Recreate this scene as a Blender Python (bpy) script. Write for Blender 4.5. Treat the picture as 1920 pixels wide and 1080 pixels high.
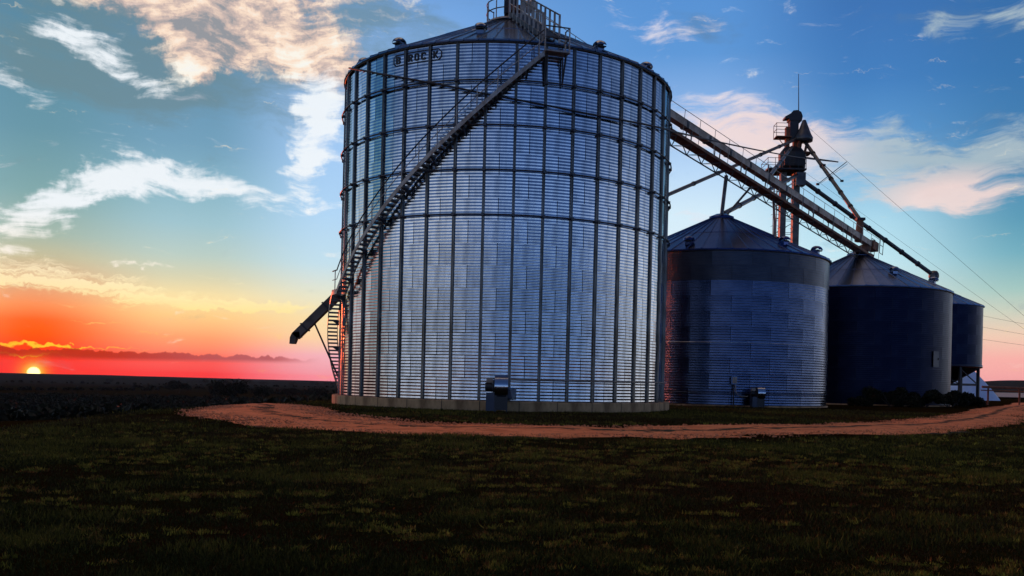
import bpy, bmesh, math, random
import numpy as np
from mathutils import Matrix, Vector, noise as mnoise

# ------------------------------------------------------------------ scene, camera, sky, sun, exposure
scene = bpy.context.scene
col = scene.collection
for o in list(bpy.data.objects):
    bpy.data.objects.remove(o)
rng = np.random.default_rng(7)
random.seed(7)
R_ = math.radians
TAU = 2 * math.pi

EYE = 1.5
cam_d = bpy.data.cameras.new('camera')
cam_d.sensor_width = 36.0
cam_d.lens = 33.168
cam_d.shift_x = -0.04013
cam_d.shift_y = 0.09088
cam_d.clip_start = 0.1
cam_d.clip_end = 20000
cam = bpy.data.objects.new('camera', cam_d)
col.objects.link(cam)
cam.matrix_world = Matrix.Translation((0, 0, EYE)) @ Matrix.Rotation(R_(90), 4, 'X') @ Matrix.Rotation(0.0238, 4, 'Z')
scene.camera = cam

scene.view_settings.view_transform = 'Standard'
scene.view_settings.look = 'None'
scene.view_settings.exposure = 0.0
scene.view_settings.gamma = 1.0
scene.cycles.use_denoising = True
scene.cycles.max_bounces = 4
scene.cycles.diffuse_bounces = 2
scene.cycles.glossy_bounces = 3
scene.cycles.sample_clamp_indirect = 4.0

SUN_AZ, SUN_EL = -28.84, -0.22           # the disc sits on the far ridge


def lin(c):
    return tuple(((v / 255) / 12.92 if v / 255 <= 0.04045 else ((v / 255 + 0.055) / 1.055) ** 2.4) for v in c) + (1.0,)


class G:
    """small node-graph helper"""
    def __init__(self, tree):
        self.t = tree
        self.n = tree.nodes
        self.l = tree.links

    def node(self, kind, **kw):
        nd = self.n.new(kind)
        for k, v in kw.items():
            setattr(nd, k, v)
        return nd

    def put(self, sock, v):
        if isinstance(v, bpy.types.NodeSocket):
            self.l.new(v, sock)
        else:
            sock.default_value = v

    def m(self, op, a, b=0.0, c=None, clamp=False):
        nd = self.node('ShaderNodeMath', operation=op, use_clamp=clamp)
        self.put(nd.inputs[0], a)
        self.put(nd.inputs[1], b)
        if c is not None:
            self.put(nd.inputs[2], c)
        return nd.outputs[0]

    def sm(self, v, lo, hi, a=0.0, b=1.0, kind='SMOOTHSTEP'):
        nd = self.node('ShaderNodeMapRange', interpolation_type=kind)
        self.put(nd.inputs['Value'], v)
        nd.inputs['From Min'].default_value = lo
        nd.inputs['From Max'].default_value = hi
        nd.inputs['To Min'].default_value = a
        nd.inputs['To Max'].default_value = b
        return nd.outputs['Result']

    def mix(self, f, a, b, kind='MIX'):
        nd = self.node('ShaderNodeMix', data_type='RGBA', blend_type=kind)
        self.put(nd.inputs[0], f)
        self.put(nd.inputs[6], a)
        self.put(nd.inputs[7], b)
        return nd.outputs[2]

    def ramp(self, f, stops, interp='LINEAR'):
        nd = self.node('ShaderNodeValToRGB')
        nd.color_ramp.interpolation = interp
        el = nd.color_ramp.elements
        while len(el) < len(stops):
            el.new(0.5)
        for e, (p, c) in zip(el, stops):
            e.position = p
            e.color = c
        self.put(nd.inputs[0], f)
        return nd.outputs[0]

    def noise(self, vec, scale, detail=4.0, rough=0.55, dist=0.0, dim='3D'):
        nd = self.node('ShaderNodeTexNoise', noise_dimensions=dim)
        if vec is not None:
            self.l.new(vec, nd.inputs['Vector'])
        nd.inputs['Scale'].default_value = scale
        nd.inputs['Detail'].default_value = detail
        nd.inputs['Roughness'].default_value = rough
        nd.inputs['Distortion'].default_value = dist
        return nd.outputs['Fac'], nd.outputs['Color']

    def mapping(self, vec, loc=(0, 0, 0), rot=(0, 0, 0), scale=(1, 1, 1), kind='POINT'):
        nd = self.node('ShaderNodeMapping', vector_type=kind)
        self.l.new(vec, nd.inputs['Vector'])
        nd.inputs['Location'].default_value = loc
        nd.inputs['Rotation'].default_value = rot
        nd.inputs['Scale'].default_value = scale
        return nd.outputs[0]


def build_world():
    w = bpy.data.worlds.new('World')
    scene.world = w
    w.use_nodes = True
    g = G(w.node_tree)
    g.n.clear()
    tc = g.node('ShaderNodeTexCoord')
    nrm = g.node('ShaderNodeVectorMath', operation='NORMALIZE')
    g.l.new(tc.outputs['Generated'], nrm.inputs[0])
    sep = g.node('ShaderNodeSeparateXYZ')
    g.l.new(nrm.outputs[0], sep.inputs[0])
    X, Y, Z = sep.outputs
    az = g.m('MULTIPLY', g.m('ARCTAN2', X, Y), 180 / math.pi)
    el = g.m('MULTIPLY', g.m('ARCSINE', Z), 180 / math.pi)
    fe = g.m('SQRT', g.m('DIVIDE', g.m('MAXIMUM', el, 0.0), 90.0))
    # angle away from the sun's azimuth, 0..180
    d0 = g.m('ABSOLUTE', g.m('SUBTRACT', az, SUN_AZ))
    A = g.m('MINIMUM', d0, g.m('SUBTRACT', 360.0, d0))

    HI = [(30, (52, 92, 140)), (50, (34, 62, 105)), (90, (24, 44, 80))]

    def col_ramp(stops, hi=HI):
        return g.ramp(fe, [(math.sqrt(e / 90), lin(c)) for e, c in stops + hi])
    r0 = col_ramp([(0, (255, 14, 2)), (0.9, (250, 8, 4)), (1.3, (255, 52, 6)), (1.9, (255, 78, 6)), (2.6, (255, 92, 34)), (3.4, (250, 140, 86)),
                   (4.7, (222, 172, 132)), (6.0, (196, 190, 156)), (7.2, (160, 184, 172)), (9.4, (124, 168, 172)), (12.6, (100, 150, 168)), (17, (90, 140, 164))])
    r1 = col_ramp([(0, (255, 48, 52)), (0.7, (255, 84, 80)), (1.2, (255, 128, 102)), (2, (255, 160, 112)), (3.2, (252, 205, 138)), (4.4, (246, 224, 168)),
                   (5.4, (214, 212, 180)), (6.6, (184, 206, 198)), (8.4, (156, 196, 208)), (10.3, (136, 182, 200)), (12.8, (112, 160, 188)), (17, (98, 146, 180))])
    r2 = col_ramp([(0, (255, 146, 160)), (1.2, (244, 180, 190)), (2.2, (250, 212, 170)), (3.4, (248, 224, 172)), (4.7, (230, 230, 205)),
                   (6.6, (194, 224, 238)), (9.5, (176, 214, 246)), (13, (162, 202, 244)), (17, (150, 188, 234)), (21, (120, 168, 226))])
    r3 = col_ramp([(0, (250, 170, 180)), (2.2, (246, 205, 195)), (4.2, (236, 232, 226)), (7, (226, 242, 250)), (10.2, (212, 236, 250)), (12.6, (186, 217, 248)),
                   (16.5, (136, 178, 230)), (19.2, (94, 152, 216)), (22, (88, 146, 212))])
    r4 = col_ramp([(0, (248, 160, 172)), (2, (250, 184, 172)), (3.6, (238, 212, 188)), (5.4, (214, 226, 222)), (7.2, (196, 232, 242)), (9.4, (176, 220, 238)), (11.5, (146, 196, 228)),
                   (14.5, (92, 152, 208)), (17.3, (68, 128, 192)), (21, (62, 116, 182))])
    r5 = col_ramp([(0, (246, 152, 164)), (1.8, (250, 178, 170)), (3.1, (240, 205, 182)), (4.4, (204, 210, 192)), (5.6, (164, 200, 194)), (7.6, (116, 175, 192)), (9.4, (92, 156, 184)),
                   (13, (72, 132, 180)), (17, (58, 118, 176)), (21, (54, 108, 168))])
    ES = (0, 3, 8, 16, 30, 50, 90)
    r6 = g.ramp(fe, [(math.sqrt(e / 90), c + (1,)) for e, c in zip(ES, SIDE)])
    r7 = g.ramp(fe, [(math.sqrt(e / 90), c + (1,)) for e, c in zip(ES, BACK)])
    sky = r0
    for nxt, lo, hi in ((r1, 0.0, 7.0), (r2, 8.4, 15.5), (r3, 18, 36), (r4, 37.5, 46.5), (r5, 47, 55.5), (r6, 56, 80), (r7, 105, 165)):
        sky = g.mix(g.sm(A, lo, hi), sky, nxt)

    # ---- clouds in (azimuth, elevation)
    cmb = g.node('ShaderNodeCombineXYZ')
    g.put(cmb.inputs[0], az)
    g.put(cmb.inputs[1], el)
    P = cmb.outputs[0]
    _, wc = g.noise(P, 0.16, 2, 0.5, dim='2D')
    wv = g.node('ShaderNodeVectorMath', operation='MULTIPLY_ADD')
    g.l.new(wc, wv.inputs[0])
    wv.inputs[1].default_value = (4.6, 2.6, 0)
    sub = g.node('ShaderNodeVectorMath', operation='SUBTRACT')
    g.l.new(P, sub.inputs[0])
    sub.inputs[1].default_value = (2.3, 1.3, 0)
    g.l.new(sub.outputs[0], wv.inputs[2])
    PW = wv.outputs[0]
    _, wc2 = g.noise(P, 1.1, 3, 0.6, dim='2D')
    wv2 = g.node('ShaderNodeVectorMath', operation='MULTIPLY_ADD')
    g.l.new(wc2, wv2.inputs[0])
    wv2.inputs[1].default_value = (1.6, 0.9, 0)
    sub2 = g.node('ShaderNodeVectorMath', operation='SUBTRACT')
    g.l.new(P, sub2.inputs[0])
    sub2.inputs[1].default_value = (0.8, 0.45, 0)
    g.l.new(sub2.outputs[0], wv2.inputs[2])
    PS = wv2.outputs[0]

    def blob(src, a, e, ra, re, tilt=0.0, w=1.0, acc=None):
        nd = g.node('ShaderNodeTexGradient', gradient_type='SPHERICAL')
        tm = nd.texture_mapping
        tm.vector_type = 'TEXTURE'
        tm.translation = (a, e, 0)
        tm.rotation = (0, 0, R_(tilt))
        tm.scale = (ra, re, 1)
        g.l.new(src, nd.inputs[0])
        v = nd.outputs['Fac']
        if acc is None:
            return g.m('MULTIPLY', v, w) if w != 1.0 else v
        return g.m('MULTIPLY_ADD', v, w, acc)

    def total(src, lst):
        s = None
        for b in lst:
            s = blob(src, *b, acc=s)
        return s

    def flat_noise(src, sc, rot, detail, rough):
        nd = g.node('ShaderNodeTexNoise', noise_dimensions='2D')
        tm = nd.texture_mapping
        tm.vector_type = 'POINT'
        tm.rotation = (0, 0, R_(rot))
        tm.scale = (sc[0], sc[1], 1)
        g.l.new(src, nd.inputs['Vector'])
        nd.inputs['Scale'].default_value = 1.0
        nd.inputs['Detail'].default_value = detail
        nd.inputs['Roughness'].default_value = rough
        return nd.outputs['Fac']
    streak = flat_noise(PW, (0.17, 0.62), -6, 7, 0.66)
    puff = flat_noise(PS, (0.26, 0.40), -12, 7, 0.60)
    fine = flat_noise(PW, (0.40, 1.7), 8, 6, 0.60)

    def dens(n, gain, cov, lo, hi, top=1.0):
        return g.sm(g.m('ADD', g.m('MULTIPLY', g.m('SUBTRACT', n, 0.5), gain), cov), lo, hi, 0.0, top)

    # grey veils that carry the big formations
    kd = total(PW, [(-22, 17.8, 15, 5.0, -6, 1.3), (-27, 15.2, 8, 2.6, -12, .7), (-12, 20.5, 10, 5, 0, .9), (22, 13.0, 10, 3.0, -10, .8), (24, 20, 6, 2.4, 0, .5), (8.5, 20.4, 4, 1.2, -30, .7)])
    kd = dens(g.m('ADD', g.m('MULTIPLY', streak, 0.6), g.m('MULTIPLY', puff, 0.4)), 2.4, kd, 0.18, 1.05, 0.72)
    dark_c = g.mix(g.sm(A, 14, 42), lin((106, 136, 146)), lin((92, 126, 162)))
    sky = g.mix(kd, sky, dark_c)

    # high warm formation at the upper left
    wm = total(PS, [(-27.0, 20.6, 8, 2.4, -10, 1.15), (-21.6, 19.0, 7.0, 3.0, -14, 1.25), (-16.0, 18.8, 7.0, 2.8, -10, 1.2), (-20.8, 17.6, 3.2, 2.4, 20, .8), (-12, 17.0, 5.5, 2.6, -20, 1.0),
                    (-17, 21.6, 11, 2.8, 0, 1.15), (-21, 16.5, .9, 1.6, 35, .8)])
    wd = dens(g.m('ADD', g.m('MULTIPLY', puff, 0.75), g.m('MULTIPLY', fine, 0.25)), 3.0, wm, 0.40, 1.15)
    wcol = g.ramp(g.m('ADD', g.m('MULTIPLY', puff, 0.9), g.m('MULTIPLY', fine, 0.55)),
                  [(0.56, lin((150, 152, 158))), (0.68, lin((214, 190, 180))), (0.77, lin((255, 226, 202))), (0.90, lin((255, 249, 236)))])
    sky = g.mix(g.m('MULTIPLY', wd, 0.95), sky, wcol)

    # white cirrus and the tower of cloud beside the bin
    wh = total(PS, [(-29.6, 7.7, 4.0, 1.5, 30, 1.0), (-26.8, 9.4, 4.6, 1.5, 28, 1.1), (-23.0, 10.7, 5.2, 1.7, 4, 1.15), (-18.6, 10.3, 5.6, 1.1, -4, .95), (-30.5, 5.9, 2.8, 0.8, 20, .8), (-24.2, 11.9, 2.6, 1.0, -28, .6),
                    (-14.2, 16.2, 2.6, 2.3, 0, 1.3), (-14.4, 14.0, 2.2, 2.4, 10, 1.45), (-15.2, 12.0, 1.7, 1.9, -20, 1.4), (-27.4, 17.5, 3.8, 1.2, -8, 1.0), (-25.2, 16.2, 4.0, 1.1, -24, .95), (-30.6, 14.8, 3.4, 1.1, -25, .7),
                    (-13.3, 7.1, 1.2, .45, 0, .9), (-23.6, 5.95, 2.6, .30, 0, 1.0), (-23.5, 5.62, .4, .24, 0, 1.6), (-13, 9.8, 4.6, 1.6, 0, .5)])
    hd = dens(g.m('ADD', g.m('MULTIPLY', fine, 0.7), g.m('MULTIPLY', puff, 0.3)), 3.0, wh, 0.34, 1.30)
    hcol = g.mix(g.sm(el, 5.0, 9.0), lin((255, 244, 226)), lin((241, 247, 252)))
    sky = g.mix(g.m('MULTIPLY', hd, 0.94), sky, hcol)

    # broad rosy-white band on the right
    rb = total(PW, [(8.0, 15.2, 8, 2.8, -10, 1.05), (13.5, 14.6, 8, 3.0, -8, 1.1), (18.5, 12.8, 8, 3.2, -14, 1.05), (24, 12.9, 8, 3.2, -8, 1.0), (22.6, 10.9, 5.6, 1.3, 2, 1.25), (30, 13, 8, 3.2, 0, .9),
                    (22.4, 19.4, 3.0, 1.5, 0, 1.1), (26.2, 20, 3.4, 1.6, -15, 1.2), (5, 21.0, 5.5, 1.8, -12, .8), (9.5, 9.8, 6, 2.2, -10, .6)])
    rd = dens(g.m('ADD', g.m('MULTIPLY', streak, 0.6), g.m('MULTIPLY', fine, 0.4)), 4.2, rb, 0.46, 1.55)
    pk = blob(P, 22.8, 10.6, 5.5, 2.0, 0, 1.6)
    pk2 = blob(P, 11.0, 14.6, 7.5, 2.8, 0, 1.4)
    rcol = g.mix(g.m('MAXIMUM', pk, pk2, clamp=True), g.mix(g.sm(az, 12, 21), lin((232, 226, 234)), lin((176, 194, 202))), lin((250, 222, 214)))
    sky = g.mix(g.m('MULTIPLY', rd, 0.82), sky, rcol)

    # warm clouds added overhead, out of view, to light the ground and road
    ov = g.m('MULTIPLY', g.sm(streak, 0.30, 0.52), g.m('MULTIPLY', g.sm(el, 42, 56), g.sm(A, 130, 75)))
    sky = g.mix(g.m('MULTIPLY', ov, 0.9), sky, OVERHEAD_FILL)

    # low yellow streaks
    yl = total(PS, [(-28.0, 4.75, 8, .95, -2, 1.1), (-22.5, 4.15, 8, .8, -3, 1.1), (-16.0, 4.0, 7, .6, 2, .95), (-29.5, 5.55, 5.0, .45, 0, .9), (-29, 1.28, 3.2, .26, 0, 1.3), (-29.4, .70, 2.4, .15, 2, 1.3), (-24.5, 1.25, 5.5, .15, 0, .7), (-38, 4.4, 9, 1.1, 0, 1.0), (-16, 2.4, 3.2, .3, 0, .6)])
    thin = flat_noise(PS, (0.10, 3.6), 1, 5, 0.6)
    yd = dens(g.m('ADD', g.m('MULTIPLY', fine, 0.35), g.m('MULTIPLY', thin, 0.65)), 3.4, yl, 0.40, 1.15)
    ycol = g.ramp(g.m('DIVIDE', el, 6.0), [(0.1, lin((255, 205, 30))), (0.3, lin((255, 214, 60))), (0.7, lin((255, 238, 178))), (0.95, lin((255, 240, 205)))])
    sky = g.mix(g.m('MULTIPLY', yd, 0.84), sky, ycol)

    # dark bank of cloud lying on the sunset
    bn = flat_noise(P, (0.9, 0.2), 0, 5, 0.6)
    top = g.m('ADD', 1.10, g.m('MULTIPLY', g.m('SUBTRACT', bn, 0.5), 0.8))
    top = g.m('SUBTRACT', top, g.m('MULTIPLY', g.sm(az, -22, -12), 0.1))
    up = g.sm(g.m('SUBTRACT', top, el), 0.0, 0.09)
    lowb = g.sm(g.m('SUBTRACT', el, g.m('ADD', 0.58, g.m('MULTIPLY', g.sm(az, -26, -15), 0.12))), -0.12, 0.2)
    bank = g.m('MULTIPLY', g.m('MULTIPLY', up, lowb), g.m('MULTIPLY', g.sm(az, -13.5, -17), g.sm(az, -50, -38)))
    bcol = g.mix(g.sm(az, -26, -17), lin((176, 4, 8)), lin((176, 84, 94)))
    sky = g.mix(g.m('MULTIPLY', bank, 0.92), sky, bcol)

    # sun disc and its aureole
    sd = (math.sin(R_(SUN_AZ)) * math.cos(R_(SUN_EL)), math.cos(R_(SUN_AZ)) * math.cos(R_(SUN_EL)), math.sin(R_(SUN_EL)))
    dot = g.node('ShaderNodeVectorMath', operation='DOT_PRODUCT')
    g.l.new(nrm.outputs[0], dot.inputs[0])
    dot.inputs[1].default_value = sd
    ang = g.m('MULTIPLY', g.m('ARCCOSINE', g.m('MINIMUM', dot.outputs['Value'], 1.0)), 180 / math.pi)
    glow = g.m('POWER', g.sm(ang, 1.5, 0.2, 0, 1, 'LINEAR'), 1.8)
    sky = g.mix(g.m('MULTIPLY', glow, 0.95), sky, g.ramp(glow, [(0.0, lin((255, 70, 0))), (0.5, lin((255, 150, 0))), (1.0, lin((255, 236, 70)))]))
    sky = g.mix(g.sm(ang, 0.36, 0.24), sky, (2.4, 1.9, 0.8, 1))

    # physical sky for the remaining daylight
    nis = g.node('ShaderNodeTexSky', sky_type='NISHITA')
    nis.sun_disc = False
    nis.sun_elevation = R_(0.8)
    nis.sun_rotation = R_(SUN_AZ)
    nis.altitude = 200
    sky = g.mix(0.004, sky, nis.outputs[0], 'ADD')
    bg = g.node('ShaderNodeBackground')
    g.l.new(sky, bg.inputs['Color'])
    bg.inputs['Strength'].default_value = 1.0
    w.cycles.sampling_method = 'MANUAL'
    w.cycles.sample_map_resolution = 512
    out = g.node('ShaderNodeOutputWorld')
    g.l.new(bg.outputs[0], out.inputs[0])


# the dusk sky square to the sunset and opposite it: pale at the horizon, deep blue overhead (elevations 0 3 8 16 30 50 90)
SIDE = [(1.25, 1.22, 1.20), (1.10, 1.14, 1.22), (0.40, 0.56, 0.86), (0.085, 0.175, 0.42), (0.03, 0.075, 0.21), (0.026, 0.055, 0.15), (0.024, 0.046, 0.12)]
BACK = [(0.66, 0.92, 1.38), (0.46, 0.74, 1.25), (0.12, 0.27, 0.68), (0.04, 0.10, 0.31), (0.02, 0.056, 0.18), (0.022, 0.05, 0.15), (0.024, 0.046, 0.12)]
OVERHEAD_FILL = (1.0, 0.70, 0.50, 1)
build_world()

sun_d = bpy.data.lights.new('sun', 'SUN')
sun_d.energy = 1.4
sun_d.angle = R_(0.53)
sun_d.color = (1.0, 0.13, 0.04)
sun = bpy.data.objects.new('sun', sun_d)
col.objects.link(sun)
_az, _el = R_(SUN_AZ), R_(3.0)
sun.rotation_euler = Vector((math.sin(_az) * math.cos(_el), math.cos(_az) * math.cos(_el), math.sin(_el))).to_track_quat('Z', 'Y').to_euler()


# ------------------------------------------------------------------ materials
def material(name, base, rough=0.6, metal=0.0, var=None, vscale=4.0, bump=0.0, bscale=40.0, rvar=0.0, stretch=(1, 1, 1), spec=None, objrand=0.0):
    """one principled surface; var = second colour mixed in by noise"""
    m = bpy.data.materials.new(name)
    m.use_nodes = True
    g = G(m.node_tree)
    b = g.n['Principled BSDF']
    b.inputs['Metallic'].default_value = metal
    b.inputs['Roughness'].default_value = rough
    if spec is not None:
        b.inputs['Specular IOR Level'].default_value = spec
    tc = g.node('ShaderNodeTexCoord')
    vec = g.mapping(tc.outputs['Object'], scale=stretch)
    c = base + (1.0,)
    if var:
        f, _ = g.noise(vec, vscale, 6, 0.6)
        f = g.sm(f, 0.36, 0.66)
        c = g.mix(f, base + (1.0,), var + (1.0,))
    if objrand:
        oi = g.node('ShaderNodeObjectInfo')
        k = g.m('ADD', 1.0 - objrand, g.m('MULTIPLY', oi.outputs['Random'], 2 * objrand))
        hs = g.node('ShaderNodeHueSaturation')
        g.put(hs.inputs['Value'], k)
        g.put(hs.inputs['Color'], c)
        c = hs.outputs[0]
        if rvar:
            rr = g.m('ADD', rough - rvar * 0.5, g.m('MULTIPLY', oi.outputs['Random'], rvar))
            g.put(b.inputs['Roughness'], rr)
    elif rvar:
        f2, _ = g.noise(vec, vscale * 2.3, 5, 0.6)
        g.put(b.inputs['Roughness'], g.sm(f2, 0.3, 0.7, rough - rvar, rough + rvar, 'LINEAR'))
    g.put(b.inputs['Base Color'], c)
    if bump:
        f3, _ = g.noise(vec, bscale, 5, 0.6)
        bp = g.node('ShaderNodeBump')
        bp.inputs['Strength'].default_value = bump
        bp.inputs['Distance'].default_value = 0.02
        g.put(bp.inputs['Height'], f3)
        g.l.new(bp.outputs[0], b.inputs['Normal'])
    return m


M = {}
M['galv'] = material('galvanised_steel', (0.52, 0.54, 0.57), 0.14, 1.0, (0.33, 0.345, 0.37), 2.0, 0.0, objrand=0.09, rvar=0.05, stretch=(1, 1, 0.13))
M['galv_rib'] = material('galvanised_stiffener', (0.16, 0.16, 0.155), 0.38, 1.0, (0.10, 0.092, 0.08), 2.0, stretch=(1, 1, .4))
M['galv_roof'] = material('galvanised_roof', (0.34, 0.38, 0.44), 0.19, 1.0, (0.25, 0.28, 0.33), 0.8, objrand=0.06)
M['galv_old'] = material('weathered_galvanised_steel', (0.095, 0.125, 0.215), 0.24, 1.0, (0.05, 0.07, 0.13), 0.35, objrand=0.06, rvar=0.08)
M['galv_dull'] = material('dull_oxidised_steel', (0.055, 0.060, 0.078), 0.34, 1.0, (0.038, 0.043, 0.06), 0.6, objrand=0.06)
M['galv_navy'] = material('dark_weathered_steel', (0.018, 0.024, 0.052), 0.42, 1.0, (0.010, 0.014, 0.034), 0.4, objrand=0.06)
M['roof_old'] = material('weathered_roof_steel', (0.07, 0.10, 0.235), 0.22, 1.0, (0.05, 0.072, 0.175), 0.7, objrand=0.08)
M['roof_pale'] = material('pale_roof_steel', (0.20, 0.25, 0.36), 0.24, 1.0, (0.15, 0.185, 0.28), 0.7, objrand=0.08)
M['girder'] = material('shaded_girder_steel', (0.085, 0.088, 0.094), 0.5, 0.8)  # galvanised steel darkened: the underside's shade is put into the base colour
M['stair'] = material('stair_steel', (0.44, 0.41, 0.37), 0.5, 0.5, (0.30, 0.23, 0.18), 2.2)
M['tread'] = material('tread_steel', (0.16, 0.155, 0.15), 0.5, 0.8)
M['dark'] = material('dark_steel', (0.05, 0.05, 0.052), 0.55, 0.6)
M['black'] = material('black_paint', (0.02, 0.02, 0.021), 0.5)
M['liner'] = material('dark_inner_wall', (0.018, 0.019, 0.022), 0.8)
M['concrete'] = material('weathered_concrete', (0.50, 0.31, 0.145), 0.85, 0.0, (0.20, 0.11, 0.045), 1.6, 0.5, 18, stretch=(1, 1, .35))
M['trough'] = material('grey_trough_steel', (0.42, 0.35, 0.29), 0.5, 0.4, (0.26, 0.19, 0.14), 1.4)
M['duct'] = material('weathered_duct_steel', (0.15, 0.125, 0.10), 0.6, 0.3, (0.09, 0.07, 0.055), 1.4)
M['rust_sunlit'] = material('rusty_and_sunlit_steel', (0.30, 0.12, 0.055), 0.7, 0.2, (0.15, 0.06, 0.034), 1.8)  # rust colour; on the catwalk it paints in the red sunlight
M['tubes'] = material('spout_steel', (0.13, 0.13, 0.135), 0.45, 0.8, (0.09, 0.085, 0.08), 1.5)
M['casing'] = material('leg_casing_steel', (0.15, 0.14, 0.125), 0.5, 0.6, (0.09, 0.082, 0.07), 1.6)
M['cable'] = material('cable_rubber', (0.02, 0.02, 0.022), 0.6)
M['chrome'] = material('bright_fan_steel', (0.55, 0.58, 0.62), 0.2, 1.0)
M['ink'] = material('black_lettering', (0.022, 0.024, 0.028), 0.6)
M['tarp'] = material('pale_blue_tarp', (0.42, 0.56, 0.78), 0.6, 0.0, (0.36, 0.5, 0.72), 0.5)
M['bark'] = material('dark_bark', (0.06, 0.045, 0.035), 0.9)
M['stone'] = material('red_gravel_stones', (0.62, 0.24, 0.11), 0.9, 0.0, (0.40, 0.13, 0.05), 0.9)


def leaf_material(name, a, b):
    m = bpy.data.materials.new(name)
    m.use_nodes = True
    g = G(m.node_tree)
    bs = g.n['Principled BSDF']
    at = g.node('ShaderNodeAttribute', attribute_name='tint')
    g.put(bs.inputs['Base Color'], g.mix(at.outputs['Fac'], a + (1,), b + (1,)))
    bs.inputs['Roughness'].default_value = 0.7
    bs.inputs['Specular IOR Level'].default_value = 0.15
    return m


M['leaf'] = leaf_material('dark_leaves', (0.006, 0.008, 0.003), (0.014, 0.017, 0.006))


def grass_material():
    m = bpy.data.materials.new('grass_blades')
    m.use_nodes = True
    g = G(m.node_tree)
    bs = g.n['Principled BSDF']
    at = g.node('ShaderNodeAttribute', attribute_name='col')
    g.l.new(at.outputs['Color'], bs.inputs['Base Color'])
    bs.inputs['Roughness'].default_value = 0.75
    bs.inputs['Specular IOR Level'].default_value = 0.1
    return m


M['grass'] = grass_material()


def ground_material():
    m = bpy.data.materials.new('dark_turf_and_fields')
    m.use_nodes = True
    g = G(m.node_tree)
    bs = g.n['Principled BSDF']
    geo = g.node('ShaderNodeNewGeometry')
    pos = geo.outputs['Position']
    n1, _ = g.noise(pos, 0.55, 7, 0.62)
    n2, _ = g.noise(pos, 3.2, 6, 0.65)
    n3, _ = g.noise(pos, 0.010, 4, 0.5)
    a = g.mix(g.sm(n1, 0.40, 0.62), (0.018, 0.008, 0.003, 1), (0.012, 0.011, 0.002, 1))
    a = g.mix(g.sm(n2, 0.50, 0.72), a, (0.034, 0.024, 0.005, 1))
    # broad fields beyond the yard
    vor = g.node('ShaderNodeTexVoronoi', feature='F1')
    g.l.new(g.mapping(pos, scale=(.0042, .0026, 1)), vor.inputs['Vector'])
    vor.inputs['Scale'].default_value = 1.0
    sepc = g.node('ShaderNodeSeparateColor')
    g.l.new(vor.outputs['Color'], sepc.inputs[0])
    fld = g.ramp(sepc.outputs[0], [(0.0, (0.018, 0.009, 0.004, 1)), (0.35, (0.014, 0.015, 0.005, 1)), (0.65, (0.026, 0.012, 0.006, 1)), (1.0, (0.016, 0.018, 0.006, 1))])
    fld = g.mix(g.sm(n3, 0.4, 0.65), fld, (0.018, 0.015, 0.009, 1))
    ln = g.node('ShaderNodeVectorMath', operation='LENGTH')
    g.l.new(pos, ln.inputs[0])
    fld = g.mix(g.sm(ln.outputs['Value'], 600, 1100), fld, (0.026, 0.032, 0.028, 1))  # ground paled with distance: far haze put into the field colour
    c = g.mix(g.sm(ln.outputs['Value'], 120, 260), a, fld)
    g.put(bs.inputs['Base Color'], c)
    bs.inputs['Roughness'].default_value = 1.0
    bs.inputs['Specular IOR Level'].default_value = 0.0
    bp = g.node('ShaderNodeBump')
    g.put(bp.inputs['Strength'], g.sm(ln.outputs['Value'], 110, 40, 0.0, 0.9))
    bp.inputs['Distance'].default_value = 0.06
    n4, _ = g.noise(pos, 7.0, 6, 0.7)
    g.put(bp.inputs['Height'], g.m('ADD', n4, g.m('MULTIPLY', n2, 1.2)))
    g.l.new(bp.outputs[0], bs.inputs['Normal'])
    return m


def road_material():
    m = bpy.data.materials.new('red_gravel')
    m.use_nodes = True
    g = G(m.node_tree)
    bs = g.n['Principled BSDF']
    geo = g.node('ShaderNodeNewGeometry')
    pos = geo.outputs['Position']
    n1, _ = g.noise(pos, 1.1, 7, 0.65)
    n2, _ = g.noise(pos, 14, 5, 0.7)
    c = g.mix(g.sm(n1, 0.34, 0.62), (0.58, 0.165, 0.055, 1), (0.80, 0.275, 0.11, 1))
    c = g.mix(g.sm(n2, 0.56, 0.75), c, (0.82, 0.40, 0.22, 1))
    uv = g.node('ShaderNodeUVMap', uv_map='UVMap')
    su = g.node('ShaderNodeSeparateXYZ')
    g.l.new(uv.outputs[0], su.inputs[0])
    v = su.outputs[1]
    # weeds on the crown between the wheel tracks and on the verges
    n3, _ = g.noise(pos, 1.5, 6, 0.7)
    crown = g.sm(g.m('ABSOLUTE', g.m('SUBTRACT', v, 0.5)), 0.10, 0.0)
    verge = g.sm(g.m('ABSOLUTE', g.m('SUBTRACT', v, 0.5)), 0.36, 0.5)
    weed = g.sm(g.m('ADD', n3, g.m('ADD', g.m('MULTIPLY', crown, 0.20), g.m('MULTIPLY', verge, 0.34))), 0.60, 0.67)
    c = g.mix(weed, c, (0.036, 0.034, 0.014, 1))
    g.put(bs.inputs['Base Color'], c)
    bs.inputs['Roughness'].default_value = 0.95
    bs.inputs['Specular IOR Level'].default_value = 0.15
    bp = g.node('ShaderNodeBump')
    bp.inputs['Strength'].default_value = 1.0
    bp.inputs['Distance'].default_value = 0.05
    g.put(bp.inputs['Height'], g.m('ADD', n2, n1))
    g.l.new(bp.outputs[0], bs.inputs['Normal'])
    return m


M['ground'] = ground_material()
M['road'] = road_material()
M['stubble'] = material('pale_stubble', (0.30, 0.29, 0.27), 0.95, 0, (0.22, 0.215, 0.2), 0.05)


# ------------------------------------------------------------------ mesh helpers
def rename_unique(name):
    return name


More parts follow.
